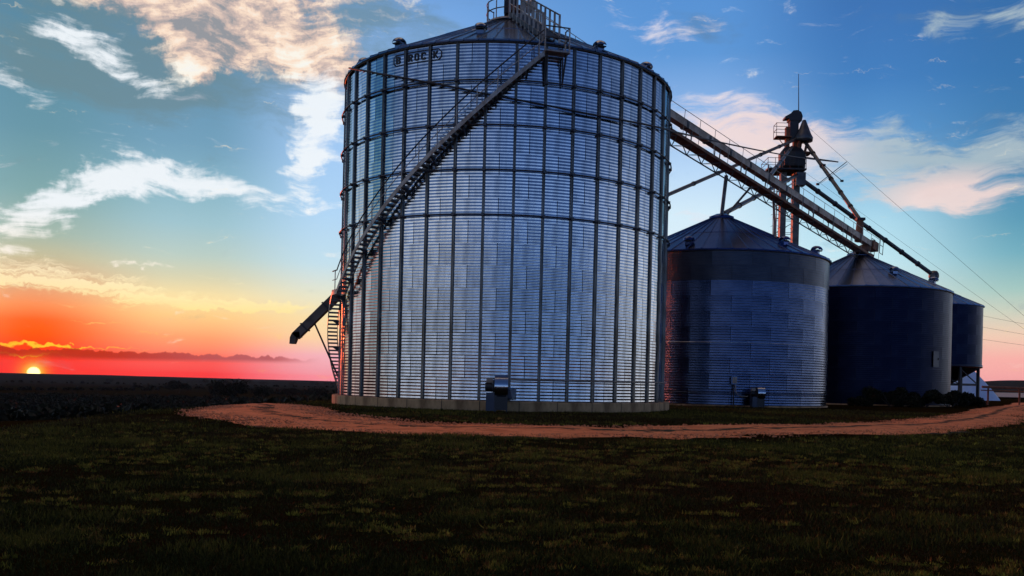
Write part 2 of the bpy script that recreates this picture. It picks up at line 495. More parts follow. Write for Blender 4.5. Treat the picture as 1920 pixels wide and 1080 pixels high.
def link(name, mesh, parent=None, loc=None, rot=None):
    o = bpy.data.objects.new(name, mesh)
    col.objects.link(o)
    if parent is not None:
        o.parent = parent
    if loc is not None:
        o.location = loc
    if rot is not None:
        o.rotation_euler = rot
    return o


def empty(name, loc, label, cat, group=None, rz=0.0):
    o = bpy.data.objects.new(name, None)
    o.empty_display_size = 0.3
    col.objects.link(o)
    o.location = loc
    o.rotation_euler = (0, 0, rz)
    return tag(o, label, cat, group)


def tag(o, label, cat, group=None):
    o['label'] = label
    o['category'] = cat
    if group:
        o['group'] = group
    return o


def kind(o, k, label=None):
    o['kind'] = k
    if label:
        o['label'] = label
    return o


class MB:
    def __init__(self):
        self.v = []
        self.f = []
        self.s = []

    def add(self, vs, fs, smooth=False):
        b = len(self.v)
        self.v += [tuple(v) for v in vs]
        self.f += [tuple(i + b for i in f) for f in fs]
        self.s += [smooth] * len(fs)
        return self

    def box(self, c, size, rot=None):
        hx, hy, hz = (s / 2 for s in size)
        pts = [Vector((sx * hx, sy * hy, sz * hz)) for sz in (-1, 1) for sy in (-1, 1) for sx in (-1, 1)]
        if rot is not None:
            pts = [rot @ p for p in pts]
        c = Vector(c)
        return self.add([p + c for p in pts], [(0, 2, 3, 1), (4, 5, 7, 6), (0, 1, 5, 4), (1, 3, 7, 5), (3, 2, 6, 7), (2, 0, 4, 6)])

    def bar(self, a, b, w, h=None, up=(0, 0, 1)):
        """rectangular bar from a to b; h is measured along up"""
        a, b = Vector(a), Vector(b)
        h = w if h is None else h
        d = (b - a)
        L = d.length
        d.normalize()
        up = Vector(up)
        s = d.cross(up)
        if s.length < 1e-4:
            s = d.cross(Vector((1, 0, 0)))
        s.normalize()
        u = s.cross(d)
        rot = Matrix((s, d, u)).transposed()
        return self.box((a + b) / 2, (w, L, h), rot)

    def tube(self, a, b, r, n=10, r2=None, caps=True):
        a, b = Vector(a), Vector(b)
        r2 = r if r2 is None else r2
        d = (b - a).normalized()
        s = d.orthogonal().normalized()
        t = d.cross(s)
        vs = []
        for c, rr in ((a, r), (b, r2)):
            for i in range(n):
                an = TAU * i / n
                vs.append(c + (s * math.cos(an) + t * math.sin(an)) * rr)
        self.add(vs, [(i, (i + 1) % n, n + (i + 1) % n, n + i) for i in range(n)], True)
        if caps:
            self.add(vs[:n], [tuple(range(n))[::-1]])
            self.add(vs[n:], [tuple(range(n))])
        return self

    def path(self, pts, r, n=8, closed=False):
        pts = [Vector(p) for p in pts]
        k = len(pts)
        vs = []
        for i, p in enumerate(pts):
            if closed:
                d = pts[(i + 1) % k] - pts[i - 1]
            else:
                d = pts[min(i + 1, k - 1)] - pts[max(i - 1, 0)]
            d.normalize()
            s = d.cross(Vector((0, 0, 1)))
            if s.length < 1e-3:
                s = d.cross(Vector((1, 0, 0)))
            s.normalize()
            t = s.cross(d)
            for j in range(n):
                an = TAU * j / n
                vs.append(p + (s * math.cos(an) + t * math.sin(an)) * r)
        fs = []
        for i in range(k if closed else k - 1):
            a, b = i * n, ((i + 1) % k) * n
            for j in range(n):
                fs.append((a + j, b + j, b + (j + 1) % n, a + (j + 1) % n))
        self.add(vs, fs, True)
        if not closed:
            self.add(vs[:n], [tuple(range(n))])
            self.add(vs[-n:], [tuple(range(n))[::-1]])
        return self

    def lathe(self, prof, n=48, a0=0.0, a1=TAU, smooth=True, c=(0, 0, 0)):
        full = abs(a1 - a0 - TAU) < 1e-6
        k = n if full else n + 1
        vs = []
        for i in range(k):
            a = a0 + (a1 - a0) * i / n
            for r, z in prof:
                vs.append((c[0] + r * math.sin(a), c[1] - r * math.cos(a), c[2] + z))
        p = len(prof)
        fs = []
        for i in range(n):
            x, y = i * p, ((i + 1) % k) * p
            for j in range(p - 1):
                fs.append((x + j, y + j, y + j + 1, x + j + 1))
        return self.add(vs, fs, smooth)

    def prism(self, poly, axis_a, axis_b, depth_vec, origin):
        """extrude a polygon given in (axis_a, axis_b) along depth_vec"""
        A, B, D, O = (Vector(q) for q in (axis_a, axis_b, depth_vec, origin))
        p0 = [O + A * x + B * y for x, y in poly]
        p1 = [p + D for p in p0]
        n = len(poly)
        self.add(p0 + p1, [tuple(range(n))[::-1], tuple(range(n, 2 * n))] + [(i, (i + 1) % n, n + (i + 1) % n, n + i) for i in range(n)])
        return self

    def mesh(self, name, mat):
        me = bpy.data.meshes.new(name)
        me.from_pydata(self.v, [], self.f)
        me.polygons.foreach_set('use_smooth', self.s)
        me.materials.append(M[mat])
        me.update()
        return me

    def build(self, name, mat, parent=None, loc=None, rot=None):
        return link(name, self.mesh(name, mat), parent, loc, rot)


def np_mesh(name, verts, faces, mat, smooth=False):
    """faces: (n, k) integer array"""
    me = bpy.data.meshes.new(name)
    n, k = faces.shape
    me.vertices.add(len(verts))
    me.vertices.foreach_set('co', verts.astype(np.float32).ravel())
    me.loops.add(n * k)
    me.loops.foreach_set('vertex_index', faces.astype(np.int32).ravel())
    me.polygons.add(n)
    me.polygons.foreach_set('loop_start', np.arange(0, n * k, k, dtype=np.int32))
    me.polygons.foreach_set('loop_total', np.full(n, k, dtype=np.int32))
    if smooth:
        me.polygons.foreach_set('use_smooth', np.ones(n, dtype=bool))
    me.materials.append(M[mat])
    me.update(calc_edges=True)
    me.validate()
    return me


def pol(r, phi_deg, z):
    """cylinder coordinates of a bin: phi 0 faces the viewer, positive to the right"""
    a = R_(phi_deg)
    return Vector((r * math.sin(a), -r * math.cos(a), z))


# ------------------------------------------------------------------ ground, fields, road
def sstep(x, a, b):
    t = np.clip((x - a) / (b - a), 0, 1)
    return t * t * (3 - 2 * t)


def vnoise(x, y, s, seed=0):
    """smooth value noise, -1..1"""
    x, y = np.asarray(x) / s, np.asarray(y) / s
    xi, yi = np.floor(x).astype(np.int64), np.floor(y).astype(np.int64)
    xf, yf = x - xi, y - yi
    xf, yf = xf * xf * (3 - 2 * xf), yf * yf * (3 - 2 * yf)

    def h(i, j):
        q = (i * 374761393 + j * 668265263 + seed * 974634777) & 0xffffffff
        q = ((q ^ (q >> 13)) * 1274126177) & 0xffffffff
        return ((q ^ (q >> 16)) & 0xffff) / 32767.5 - 1
    return (h(xi, yi) * (1 - xf) + h(xi + 1, yi) * xf) * (1 - yf) + (h(xi, yi + 1) * (1 - xf) + h(xi + 1, yi + 1) * xf) * yf


EDGE_Y = [-60, 0, 12, 24, 36, 43, 48, 54, 62, 76, 92, 112, 135, 180, 400]
EDGE_X = [-40, -14.5, -12.6, -12.4, -14.6, -14.8, -13.6, -13.2, -12.8, -8, 0, 16, 26, 40, 120]


def ground_z(x, y):
    x, y = np.asarray(x, float), np.asarray(y, float)
    d = np.hypot(x, y)
    az = np.degrees(np.arctan2(x, y))
    t = np.interp(y, EDGE_Y, EDGE_X) - x
    left = sstep(t, -0.3, 9) * 1.9 + sstep(t, 6, 150) * 7.8
    z = -left * sstep(az, 60, 25)
    z = z - 0.0034 * np.clip(d - 420, 0, None) * sstep(az, 24, 12)
    far = sstep(d, 300, 1500)
    z = z + far * (vnoise(x, y, 620, 3) * 4.2 + vnoise(x, y, 260, 4) * 1.4) * np.clip(d / 1800, 0.2, 1.6)
    # long rise on the right-hand horizon
    z = z + sstep(az, 19, 26) * sstep(d, 900, 2600) * (24 + 3 * vnoise(x, y, 500, 8)) * sstep(az, 75, 40)
    # the ridge the sun sits on
    z = z + np.exp(-((az + 29) / 5.0) ** 2) * sstep(d, 1500, 3000) * 3.0
    near = sstep(d, 140, 60)
    z = z + near * (vnoise(x, y, 4.3, 1) * 0.035 + vnoise(x, y, 1.3, 2) * 0.016)
    return z


def build_ground():
    rad = np.concatenate([[0.0], np.geomspace(1.5, 5200, 260)])
    ang = np.concatenate([np.arange(-40, 40, 0.22), np.arange(40, 320, 2.0)])
    A, Rr = np.meshgrid(np.radians(ang), rad)
    X, Y = Rr * np.sin(A), Rr * np.cos(A)
    Zz = ground_z(X, Y)
    V = np.stack([X, Y, Zz], -1).reshape(-1, 3)
    na = len(ang)
    i, j = np.meshgrid(np.arange(len(rad) - 1), np.arange(na), indexing='ij')
    j2 = (j + 1) % na
    F = np.stack([i * na + j, i * na + j2, (i + 1) * na + j2, (i + 1) * na + j], -1).reshape(-1, 4)
    F = F[:, ::-1]
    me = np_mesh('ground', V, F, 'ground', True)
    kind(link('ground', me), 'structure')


build_ground()

ROAD = [(66, 130, 4.0), (52, 104, 4.0), (41, 85, 4.0), (30.5, 65, 4.4), (22.8, 50.6, 5.0), (17, 41.6, 5.6), (11.1, 35, 6.4), (4.6, 30.2, 7.4), (-1.1, 28.0, 7.0), (-6.0, 29.6, 6.4),
        (-9.4, 33.0, 7.0), (-11.6, 37.6, 6.6), (-13.0, 43, 5.0), (-16.5, 49, 4.0), (-22, 55, 4.0)]


def catmull(pts, per=14):
    P = [np.array(p, float) for p in pts]
    P = [2 * P[0] - P[1]] + P + [2 * P[-1] - P[-2]]
    out = []
    for i in range(1, len(P) - 2):
        for k in range(per):
            t = k / per
            a, b, c, d = P[i - 1:i + 3]
            out.append(.5 * (2 * b + (c - a) * t + (2 * a - 5 * b + 4 * c - d) * t * t + (3 * b - a - 3 * c + d) * t ** 3))
    out.append(P[-2])
    return np.array(out)


ROADC = catmull(ROAD)


def road_dist(x, y):
    """signed: negative inside the carriageway"""
    x, y = np.atleast_1d(x), np.atleast_1d(y)
    best = np.full(x.shape, 1e9)
    for a in ROADC[::3]:
        best = np.minimum(best, np.hypot(x - a[0], y - a[1]) - a[2] / 2)
    return best


def build_road():
    nv = 25
    V, UV = [], []
    t = np.gradient(ROADC[:, :2], axis=0)
    t /= np.linalg.norm(t, axis=1)[:, None]
    nr = np.stack([-t[:, 1], t[:, 0]], 1)
    s = 0.0
    for i, (x, y, w) in enumerate(ROADC):
        if i:
            s += np.linalg.norm(ROADC[i, :2] - ROADC[i - 1, :2])
        for k in range(nv):
            v = k / (nv - 1)
            q = (v - 0.5) * (w + 1.2)
            px, py = x + nr[i, 0] * q, y + nr[i, 1] * q
            e = abs(v - 0.5) * 2
            h = 0.05 - 0.11 * max(0, e - 0.55) / 0.45 + 0.018 * math.cos(4 * TAU * (v - 0.5) / 2)
            V.append((px, py, float(ground_z(px, py)) + h + 0.02 * float(vnoise(px, py, 0.7, 12)) + 0.03 * float(vnoise(px, py, 2.1, 13))))
            UV.append((s, v))
    n = len(ROADC)
    i, k = np.meshgrid(np.arange(n - 1), np.arange(nv - 1), indexing='ij')
    F = np.stack([i * nv + k, (i + 1) * nv + k, (i + 1) * nv + k + 1, i * nv + k + 1], -1).reshape(-1, 4)
    V, UV = np.array(V), np.array(UV)
    a, b, c = V[F[0, 0]], V[F[0, 1]], V[F[0, 2]]
    if np.cross(b - a, c - a)[2] < 0:
        F = F[:, ::-1]
    me = np_mesh('gravel_road', V, F, 'road', True)
    uv = me.uv_layers.new(name='UVMap')
    uv.data.foreach_set('uv', UV[F.ravel()].astype(np.float32).ravel())
    kind(link('gravel_road', me), 'structure')
    # loose stones
    m = 14000
    idx = rng.integers(20, len(ROADC), m)
    q = (rng.random(m) - 0.5) * ROADC[idx, 2] * 0.90
    px = ROADC[idx, 0] + nr[idx, 0] * q + rng.normal(0, .12, m)
    py = ROADC[idx, 1] + nr[idx, 1] * q + rng.normal(0, .12, m)
    sz = 0.018 + 0.04 * rng.random(m) ** 3
    pz = ground_z(px, py) + 0.035
    base = np.array([(1, 0, 0), (0, 1, 0), (-1, 0, 0), (0, -1, 0), (0, 0, .8), (0, 0, -.8)])
    fc = np.array([(0, 1, 4), (1, 2, 4), (2, 3, 4), (3, 0, 4), (1, 0, 5), (2, 1, 5), (3, 2, 5), (0, 3, 5)])
    an = rng.random(m) * TAU
    c, s_ = np.cos(an), np.sin(an)
    B = base[None] * (0.7 + 0.6 * rng.random((m, 6, 1))) * sz[:, None, None]
    VX = B[..., 0] * c[:, None] - B[..., 1] * s_[:, None] + px[:, None]
    VY = B[..., 0] * s_[:, None] + B[..., 1] * c[:, None] + py[:, None]
    VZ = B[..., 2] + pz[:, None]
    V = np.stack([VX, VY, VZ], -1).reshape(-1, 3)
    F = (fc[None] + (np.arange(m) * 6)[:, None, None]).reshape(-1, 3)
    tag(kind(link('loose_gravel', np_mesh('loose_gravel', V, F, 'stone')), 'stuff'), 'loose red gravel stones lying on the road', 'gravel')


build_road()


# pale field far off on the right
def build_field():
    me_v, me_f = [], []
    n = 24
    for i in range(n + 1):
        a = R_(18 + 32 * i / n)
        for d in (230, 400, 700, 880):
            x, y = d * math.sin(a), d * math.cos(a)
            me_v.append((x, y, float(ground_z(x, y)) + 0.35))
    for i in range(n):
        for j in range(3):
            b = i * 4 + j
            me_f.append((b, b + 1, b + 5, b + 4))
    mb = MB().add(me_v, me_f, True)
    kind(mb.build('field', 'stubble'), 'structure')


build_field()

# ------------------------------------------------------------------ grain bins
PITCH = 0.1208


def sheet_mesh(name, R, dphi, h, mat, ncor, amp, nphi=5, lap=0.0035):
    """one corrugated wall sheet, centred on phi 0, its foot at z 0"""
    nz = ncor * 6
    V, F = [], []
    for i in range(nphi + 1):
        a = -dphi / 2 + lap / 2 + (dphi - lap) * i / nphi
        for j in range(nz + 1):
            z = h * j / nz
            r = R + amp * math.sin(TAU * ncor * j / nz)
            V.append((r * math.sin(a), -r * math.cos(a), z))
    p = nz + 1
    for i in range(nphi):
        for j in range(nz):
            F.append((i * p + j, (i + 1) * p + j, (i + 1) * p + j + 1, i * p + j + 1))
    return MB().add(V, F, True).mesh(name, mat)


def roof_panel_mesh(name, r_in, r_out, z_in, z_out, dphi, mat, rib=0.05, lap_r=None):
    """one roof sheet with a standing seam on its right edge, a lap half way up and a dripping lip"""
    rows = [(r_in, z_in), ((r_in + r_out) / 2, (z_in + z_out) / 2), ((r_in + r_out) / 2 + 0.01, (z_in + z_out) / 2 - 0.03), (r_out, z_out), (r_out + 0.02, z_out - 0.09)]
    cols = [(-0.5, 0.0), (0.40, 0.0), (0.42, 1.0), (0.48, 1.0), (0.5, 0.0)]
    V, F = [], []
    for k, (r, z) in enumerate(rows):
        for u, e in cols:
            a = u * dphi
            V.append((r * math.sin(a), -r * math.cos(a), z + e * rib))
    nc = len(cols)
    for k in range(len(rows) - 1):
        for j in range(nc - 1):
            b = k * nc + j
            F.append((b, b + nc, b + nc + 1, b + 1))
    return MB().add(V, F, False).mesh(name, mat)


def roof_vent(parent, r, phi, z, mat='galv_roof', s=1.0):
    """gooseneck hood: a short neck carrying a rounded cowl with a dark mouth"""
    p = pol(r, phi, z)
    rot = (0, 0, R_(phi))
    mb = MB()
    mb.box((0, 0, 0.12 * s), (0.42 * s, 0.42 * s, 0.34 * s))
    n, k = 12, 7
    V, F = [], []
    for i in range(k + 1):
        x = (-0.5 + i / k) * 0.62 * s
        sc = math.sqrt(max(0.02, 1 - (abs(x) / (0.36 * s)) ** 2.6))
        for j in range(n + 1):
            a = math.pi * j / n
            V.append((x, -0.06 * s + 0.40 * s * math.cos(a) * sc, 0.26 * s + 0.30 * s * math.sin(a) * sc))
    q = n + 1
    for i in range(k):
        for j in range(n):
            F.append((i * q + j, i * q + j + 1, (i + 1) * q + j + 1, (i + 1) * q + j))
    mb.add(V, F, True)
    o = mb.build('roof_vent', mat, parent, p, rot)
    MB().box((0, -0.22 * s, 0.21 * s), (0.46 * s, 0.30 * s, 0.05 * s)).build('vent_mouth', 'black', o)
    return o


def make_bin(name, label, C, R, z0, z1, rings, nsheet, ncor, amp, phi0, roof_n, z_apex, r_col, mats, front, ribs=0, girders=(), top_dull=0, seam_off=0.5, roof_phi=0.0, group='grain bins in a row'):
    t = empty(name, (C[0], C[1], 0), label, 'grain bin', group)
    h = (z1 - z0) / rings
    dphi = TAU / nsheet
    me = {}
    for mt in set(mats[:2]):
        me[mt] = sheet_mesh('wall_panel', R, dphi, h, mt, ncor, amp)
    lo, hi = front
    for k in range(rings):
        off = phi0 + dphi * (0.5 * (k % 2))
        mt = mats[1] if k >= rings - top_dull else mats[0]
        for s in range(nsheet):
            a = (off + s * dphi + math.pi) % TAU - math.pi
            if R_(lo) <= a <= R_(hi):
                link('wall_panel', me[mt], t, (0, 0, z0 + k * h), (0, 0, a))
    # the far side as one sheet of corrugated wall
    prof = []
    for j in range(rings * ncor * 2 + 1):
        prof.append((R + amp * (1 if j % 2 else -1) * 0.7, z0 + (z1 - z0) * j / (rings * ncor * 2)))
    w = dphi * 0.5
    MB().lathe(prof, 24, R_(hi) + w * 0.4, TAU + R_(lo) - w * 0.4).build('rear_wall', mats[0], t)
    MB().lathe([(R - 0.07, z0), (R - 0.07, z1)], 72).build('inner_wall', 'liner', t)
    # roof
    rd = TAU / roof_n
    rm = roof_panel_mesh('roof_panel', r_col - 0.05, R + 0.14, z_apex - (z_apex - z1) * 0.0 if False else z1 + (z_apex - z1) * (1 - (r_col - 0.05) / (R + 0.14)), z1 + 0.02, rd, mats[2])
    for k in range(roof_n):
        link('roof_panel', rm, t, (0, 0, 0), (0, 0, roof_phi + k * rd))
    zc = z1 + (z_apex - z1) * (1 - r_col / R)
    MB().lathe([(r_col + 0.06, zc - 0.02), (r_col + 0.06, zc + 0.16), (r_col - 0.05, zc + 0.20), (r_col * 0.55, zc + 0.36), (0.0, zc + 0.42)], 40).build('roof_collar', mats[2], t)
    return t, zc


# ---- the big bin
BC, BR = (-2.924, 54.712), 9.218
BZ0, BZ1 = 0.48, 17.88
bin_a, col_z = make_bin('grain_bin', 'tall ribbed galvanised grain bin with lettering and a spiral stair, largest of the row', BC, BR, BZ0, BZ1, 16, 20, 7, 0.0029, 0.0874 + math.pi / 40, 80, 22.6, 1.32,
                        ('galv', 'galv', 'galv_roof'), (-100, 106), roof_phi=0.0874)
print('collar z', col_z)


def rib_mesh():
    mb = MB()
    w, d = 0.085, 0.085
    prof = [(-0.075, 0.012), (-0.062, 0.095), (-0.022, 0.095), (-0.014, 0.075), (0.014, 0.075), (0.022, 0.095), (0.062, 0.095), (0.075, 0.012)]
    V, F = [], []
    for z in (BZ0, BZ1 - 0.12):
        for x, e in prof:
            V.append((x, -(BR + e), z))
    n = len(prof)
    for i in range(n - 1):
        F.append((i, i + 1, n + i + 1, n + i))
    mb.add(V, F)
    return mb.mesh('stiffener', 'galv_rib')


rm_ = rib_mesh()
for k in range(40):
    a = 0.0874 + k * TAU / 40
    link('stiffener', rm_, bin_a, (0, 0, 0), (0, 0, a))
gb = MB().box((0, 0, 0), (0.14, 0.17, 0.14)).mesh('girder_bracket', 'girder')
for gz in (15.92, 13.76, 11.60, 9.44):
    mb = MB()
    pts = []
    for k in range(40):
        for s in range(3):
            a = 0.0874 + (k + s / 3) * TAU / 40
            pts.append(pol(BR + 0.185, math.degrees(a), gz))
    mb.path(pts, 0.042, 8, closed=True)
    o = mb.build('wind_girder', 'girder', bin_a)
    for k in range(-12, 13):
        a = math.degrees(0.0874 + k * TAU / 40)
        link('girder_bracket', gb, o, pol(BR + 0.155, a, gz), (0, 0, R_(a)))
# eave ring
mb = MB()
mb.lathe([(BR + 0.03, BZ1 - 0.14), (BR + 0.10, BZ1 - 0.14), (BR + 0.10, BZ1 - 0.02), (BR + 0.03, BZ1 - 0.02)], 80)
mb.build('eave_ring', 'girder', bin_a)
# concrete foundation: a ring of cast segments with open joints
seg = TAU / 32
mb = MB()
V, F = [], []
for i in range(5):
    a = -seg / 2 + 0.0016 + (seg - 0.0032) * i / 4
    for r, z in ((BR + 0.40, -0.6), (BR + 0.40, BZ0 - 0.05), (BR + 0.36, BZ0 - 0.01), (BR - 0.4, BZ0 - 0.01)):
        V.append((r * math.sin(a), -r * math.cos(a), z))
for i in range(4):
    for j in range(3):
        F.append((i * 4 + j, (i + 1) * 4 + j, (i + 1) * 4 + j + 1, i * 4 + j + 1))
mb.add(V, F)
fm = mb.mesh('foundation_segment', 'concrete')
for k in range(32):
    link('foundation_segment', fm, bin_a, (0, 0, 0.006 * math.sin(k * 2.1)), (0, 0, k * seg + 0.04))
MB().lathe([(BR + 0.385, -0.6), (BR + 0.385, BZ0 - 0.06), (BR - 0.3, BZ0 - 0.03)], 64).build('foundation_core', 'liner', bin_a)
for r, a in ((8.75, -36.5), (8.75, 33.5), (7.0, -9.5), (8.4, 63), (8.4, -66), (8.5, 140), (8.5, -140)):
    zz = BZ1 + (22.6 - BZ1) * (1 - r / BR)
    roof_vent(bin_a, r, a, zz, s=0.92)


# ---- lettering on the wall
def bent(mesh, phi_c, zc, r, depth):
    for v in mesh.vertices:
        a = R_(phi_c) + v.co.x / BR
        rr = r + v.co.z
        zz = zc + v.co.y
        v.co = (rr * math.sin(a), -rr * math.cos(a), zz)
    return mesh


emb_phi, emb_z = -27.15, 17.30


def letter_mesh(ch):
    """block capital drawn from flat strokes, 0.27 m wide and 0.37 m high"""
    W, H, t = 0.135, 0.185, 0.078
    x0, x1, y0, y1, xm = -W, W, -H, H, 0.0
    h = t / 2
    strokes = {
        'B': [((x0 + h, y0), (x0 + h, y1)), ((x0, y1 - h), (x1 - h, y1 - h)), ((x0, 0), (x1 - h * .6, 0)), ((x0, y0 + h), (x1 - h, y0 + h)), ((x1 - h, h * .6), (x1 - h, y1 - h * .8)), ((x1 - h * .8, y0 + h * .8), (x1 - h * .8, -h * .6))],
        'R': [((x0 + h, y0), (x0 + h, y1)), ((x0, y1 - h), (x1 - h, y1 - h)), ((x0, 0.0), (x1 - h, 0.0)), ((x1 - h, h * .4), (x1 - h, y1 - h * .8)), ((xm, 0), (x1 - h * .7, y0))],
        'O': [((x0 + h, y0 + t * .7), (x0 + h, y1 - t * .7)), ((x1 - h, y0 + t * .7), (x1 - h, y1 - t * .7)), ((x0 + t * .6, y1 - h), (x1 - t * .6, y1 - h)), ((x0 + t * .6, y0 + h), (x1 - t * .6, y0 + h)),
              ((x0 + h, y1 - t), (x0 + t, y1 - h)), ((x1 - h, y1 - t), (x1 - t, y1 - h)), ((x0 + h, y0 + t), (x0 + t, y0 + h)), ((x1 - h, y0 + t), (x1 - t, y0 + h))],
        'C': [((x0 + h, y0 + t * .7), (x0 + h, y1 - t * .7)), ((x0 + t * .6, y1 - h), (x1 - t * .4, y1 - h)), ((x0 + t * .6, y0 + h), (x1 - t * .4, y0 + h)),
              ((x0 + h, y1 - t), (x0 + t, y1 - h)), ((x0 + h, y0 + t), (x0 + t, y0 + h)), ((x1 - h, y1 - t * 1.5), (x1 - h, y1 - t * .4)), ((x1 - h, y0 + t * .4), (x1 - h, y0 + t * 1.5))],
        'K': [((x0 + h, y0), (x0 + h, y1)), ((x0 + t, -h * .4), (x1 - h * .5, y1)), ((x0 + t * 1.2, h * .4), (x1 - h * .5, y0))],
    }[ch]
    mb = MB()
    for k, (a, b) in enumerate(strokes):
        a, b = Vector((a[0], a[1], 0)), Vector((b[0], b[1], 0))
        n_ = (b - a).normalized().cross(Vector((0, 0, 1))) * h
        z = Vector((0, 0, 0.0012 * k))
        mb.add([a - n_ + z, a + n_ + z, b + n_ + z, b - n_ + z], [(0, 1, 2, 3)])
    return mb.mesh('letter', 'ink')


frame_mb = MB()
hw, hh, cut, tk = 1.456, 0.29, 0.16, 0.045
outer = [(-hw, 0), (-hw, hh - cut), (-hw + cut, hh), (hw - cut, hh), (hw, hh - cut), (hw, -hh + cut), (hw - cut, -hh), (-hw + cut, -hh), (-hw, -hh + cut)]


def fine_poly(pts, step=0.12):
    out = []
    for (ax, ay), (bx, by) in zip(pts, pts[1:] + pts[:1]):
        n = max(1, int(math.hypot(bx - ax, by - ay) / step))
        out += [(ax + (bx - ax) * i / n, ay + (by - ay) * i / n) for i in range(n)]
    return out


of = fine_poly(outer)
inn = [(x * (hw - tk) / hw, y * (hh - tk) / hh) for x, y in of]
n = len(of)
frame_mb.add([(x, y, 0) for x, y in of] + [(x, y, 0) for x, y in inn], [((i + 1) % n, i, n + i, n + (i + 1) % n) for i in range(n)])
frm = frame_mb.mesh('emblem_border', 'ink')
emb = link('emblem_border', bent(frm, emb_phi, emb_z, BR + 0.030, 0), bin_a)
for ch_, ph_ in zip('BROCK', (-34.2, -29.35, -26.9, -24.45, -20.2)):
    link('letter', bent(letter_mesh(ch_), ph_, emb_z, BR + 0.032, 0), emb)

# ---- the cable sagging round the upper wall and on to the elevator
cb = MB()
cphi = [-63.5, -55.5, -40, -21.7, -4, 9, 23, 32, 41.2, 55, 68.4, 74]
cz = [18.0, 17.57, 16.72, 15.87, 15.18, 14.86, 14.65, 14.64, 14.70, 14.93, 15.28, 15.45]
aa = np.linspace(-61, 72, 90)
zz = np.interp(aa, cphi, cz)
for _ in range(6):
    zz[1:-1] = (zz[:-2] + zz[1:-1] * 2 + zz[2:]) / 4
pts = [pol(BR + 0.27, a, z) + Vector((BC[0], BC[1], 0)) for a, z in zip(aa, zz)]
end = Vector((30.6, 103.2, 26.2))
last = pts[-1]
for i in range(1, 25):
    s = i / 24
    pts.append(last.lerp(end, s) - Vector((0, 0, 0.25 * 4 * s * (1 - s))))
cb.path(pts, 0.05, 6)
tag(cb.build('cable', 'cable'), 'black cable sagging across the upper wall of the tall bin and on to the elevator', 'cable')

# ---- spiral stair on the big bin
st = empty('spiral_staircase', (BC[0], BC[1], 0), 'steel spiral stair climbing the wall of the tall ribbed bin', 'staircase')
SI, SO = BR + 0.17, BR + 0.70
SLOPE = 0.1544


def stair_z(phi):
    if phi >= -60:
        return 17.28 + (phi - 12.5) * SLOPE
    if phi >= -65:
        return 17.28 - 72.5 * SLOPE
    return 17.28 - 72.5 * SLOPE + (phi + 65) * SLOPE


PH_END = -65 - (17.28 - 72.5 * SLOPE - 0.25) / SLOPE


def helix(r, dz, a, b, step=1.0):
    n = max(2, int(abs(b - a) / step))
    return [pol(r, a + (b - a) * i / n, stair_z(a + (b - a) * i / n) + dz) for i in range(n + 1)]


def strip(path_lo, path_hi, r_off, name, mat, parent):
    """stringer plate with thickness: four longitudinal edges"""
    V, F = [], []
    for lo_, hi_ in zip(path_lo, path_hi):
        d = Vector((lo_.x, lo_.y, 0)).normalized() * r_off
        V += [lo_, hi_, hi_ + d, lo_ + d]
    for i in range(len(path_lo) - 1):
        a, b = i * 4, i * 4 + 4
        for j in range(4):
            F.append((a + j, b + j, b + (j + 1) % 4, a + (j + 1) % 4))
    F += [(3, 2, 1, 0), tuple(len(V) - 4 + q for q in range(4))]
    return MB().add(V, F).build(name, mat, parent)


for a, b in ((12.5, -60), (-60, -65), (-65, PH_END)):
    so = strip(helix(SO, -0.26, a, b), helix(SO, 0.0, a, b), 0.035, 'outer_stringer', 'stair', st)
    strip(helix(SI, -0.24, a, b), helix(SI, -0.02, a, b), 0.035, 'inner_stringer', 'tread', st)
# treads
tw = MB()
run = 1.30
ang_half = math.degrees(0.135 / BR)
V = []
for z in (-0.07, 0.02):
    for r, s in ((SI + 0.03, -1), (SO, -1), (SO, 1), (SI + 0.03, 1)):
        V.append(pol(r, s * ang_half, z))
tw.add(V, [(3, 2, 1, 0), (4, 5, 6, 7), (0, 1, 5, 4), (1, 2, 6, 5), (2, 3, 7, 6), (3, 0, 4, 7)])
tm = tw.mesh('tread', 'tread')
phi = 11.8
while phi > PH_END + 0.5:
    if not (-65 <= phi <= -60):
        link('tread', tm, st, (0, 0, stair_z(phi) - 0.12), (0, 0, R_(phi)))
    phi -= run


# landings
def landing(a, b, z, name, r0=SI, r1=SO):
    V = []
    for zz_ in (z - 0.07, z):
        for r, q in ((r0, a), (r1 + 0.05, a), (r1 + 0.05, b), (r0, b)):
            V.append(pol(r, q, zz_))
    return MB().add(V, [(0, 3, 2, 1), (4, 5, 6, 7), (0, 1, 5, 4), (1, 2, 6, 5), (2, 3, 7, 6), (3, 0, 4, 7)]).build(name, 'stair', st)


landing(-60, -65, stair_z(-62) + 0.0, 'landing')
ZT = 17.30
tl = landing(12.5, 19.6, ZT, 'top_platform', SI, SO + 0.10)
br = MB()
for q in (13.4, 18.8):
    br.bar(pol(BR + 0.15, q, ZT - 1.35), pol(SO - 0.05, q, ZT - 0.10), 0.07, 0.09)
    br.bar(pol(BR + 0.15, q, ZT - 1.5), pol(BR + 0.15, q, ZT - 0.1), 0.07)
br.build('platform_bracket', 'dark', tl)
# rails
for dz, r in ((1.0, 0.034), (0.52, 0.02)):
    MB().path(helix(SO + 0.02, dz, 12.5, -60), r, 6).build('handrail' if dz > .9 else 'mid_rail', 'dark' if dz > .9 else 'stair', st)
    MB().path(helix(SO + 0.02, dz, -60, -65), r, 6).build('handrail' if dz > .9 else 'mid_rail', 'dark', st)
pm = MB().tube((0, 0, -0.2), (0, 0, 1.0), 0.028, 6).mesh('baluster', 'stair')
phi = 11.0
while phi > -66:
    p = pol(SO + 0.02, phi, stair_z(phi))
    link('baluster', pm, st, p)
    phi -= 5.6
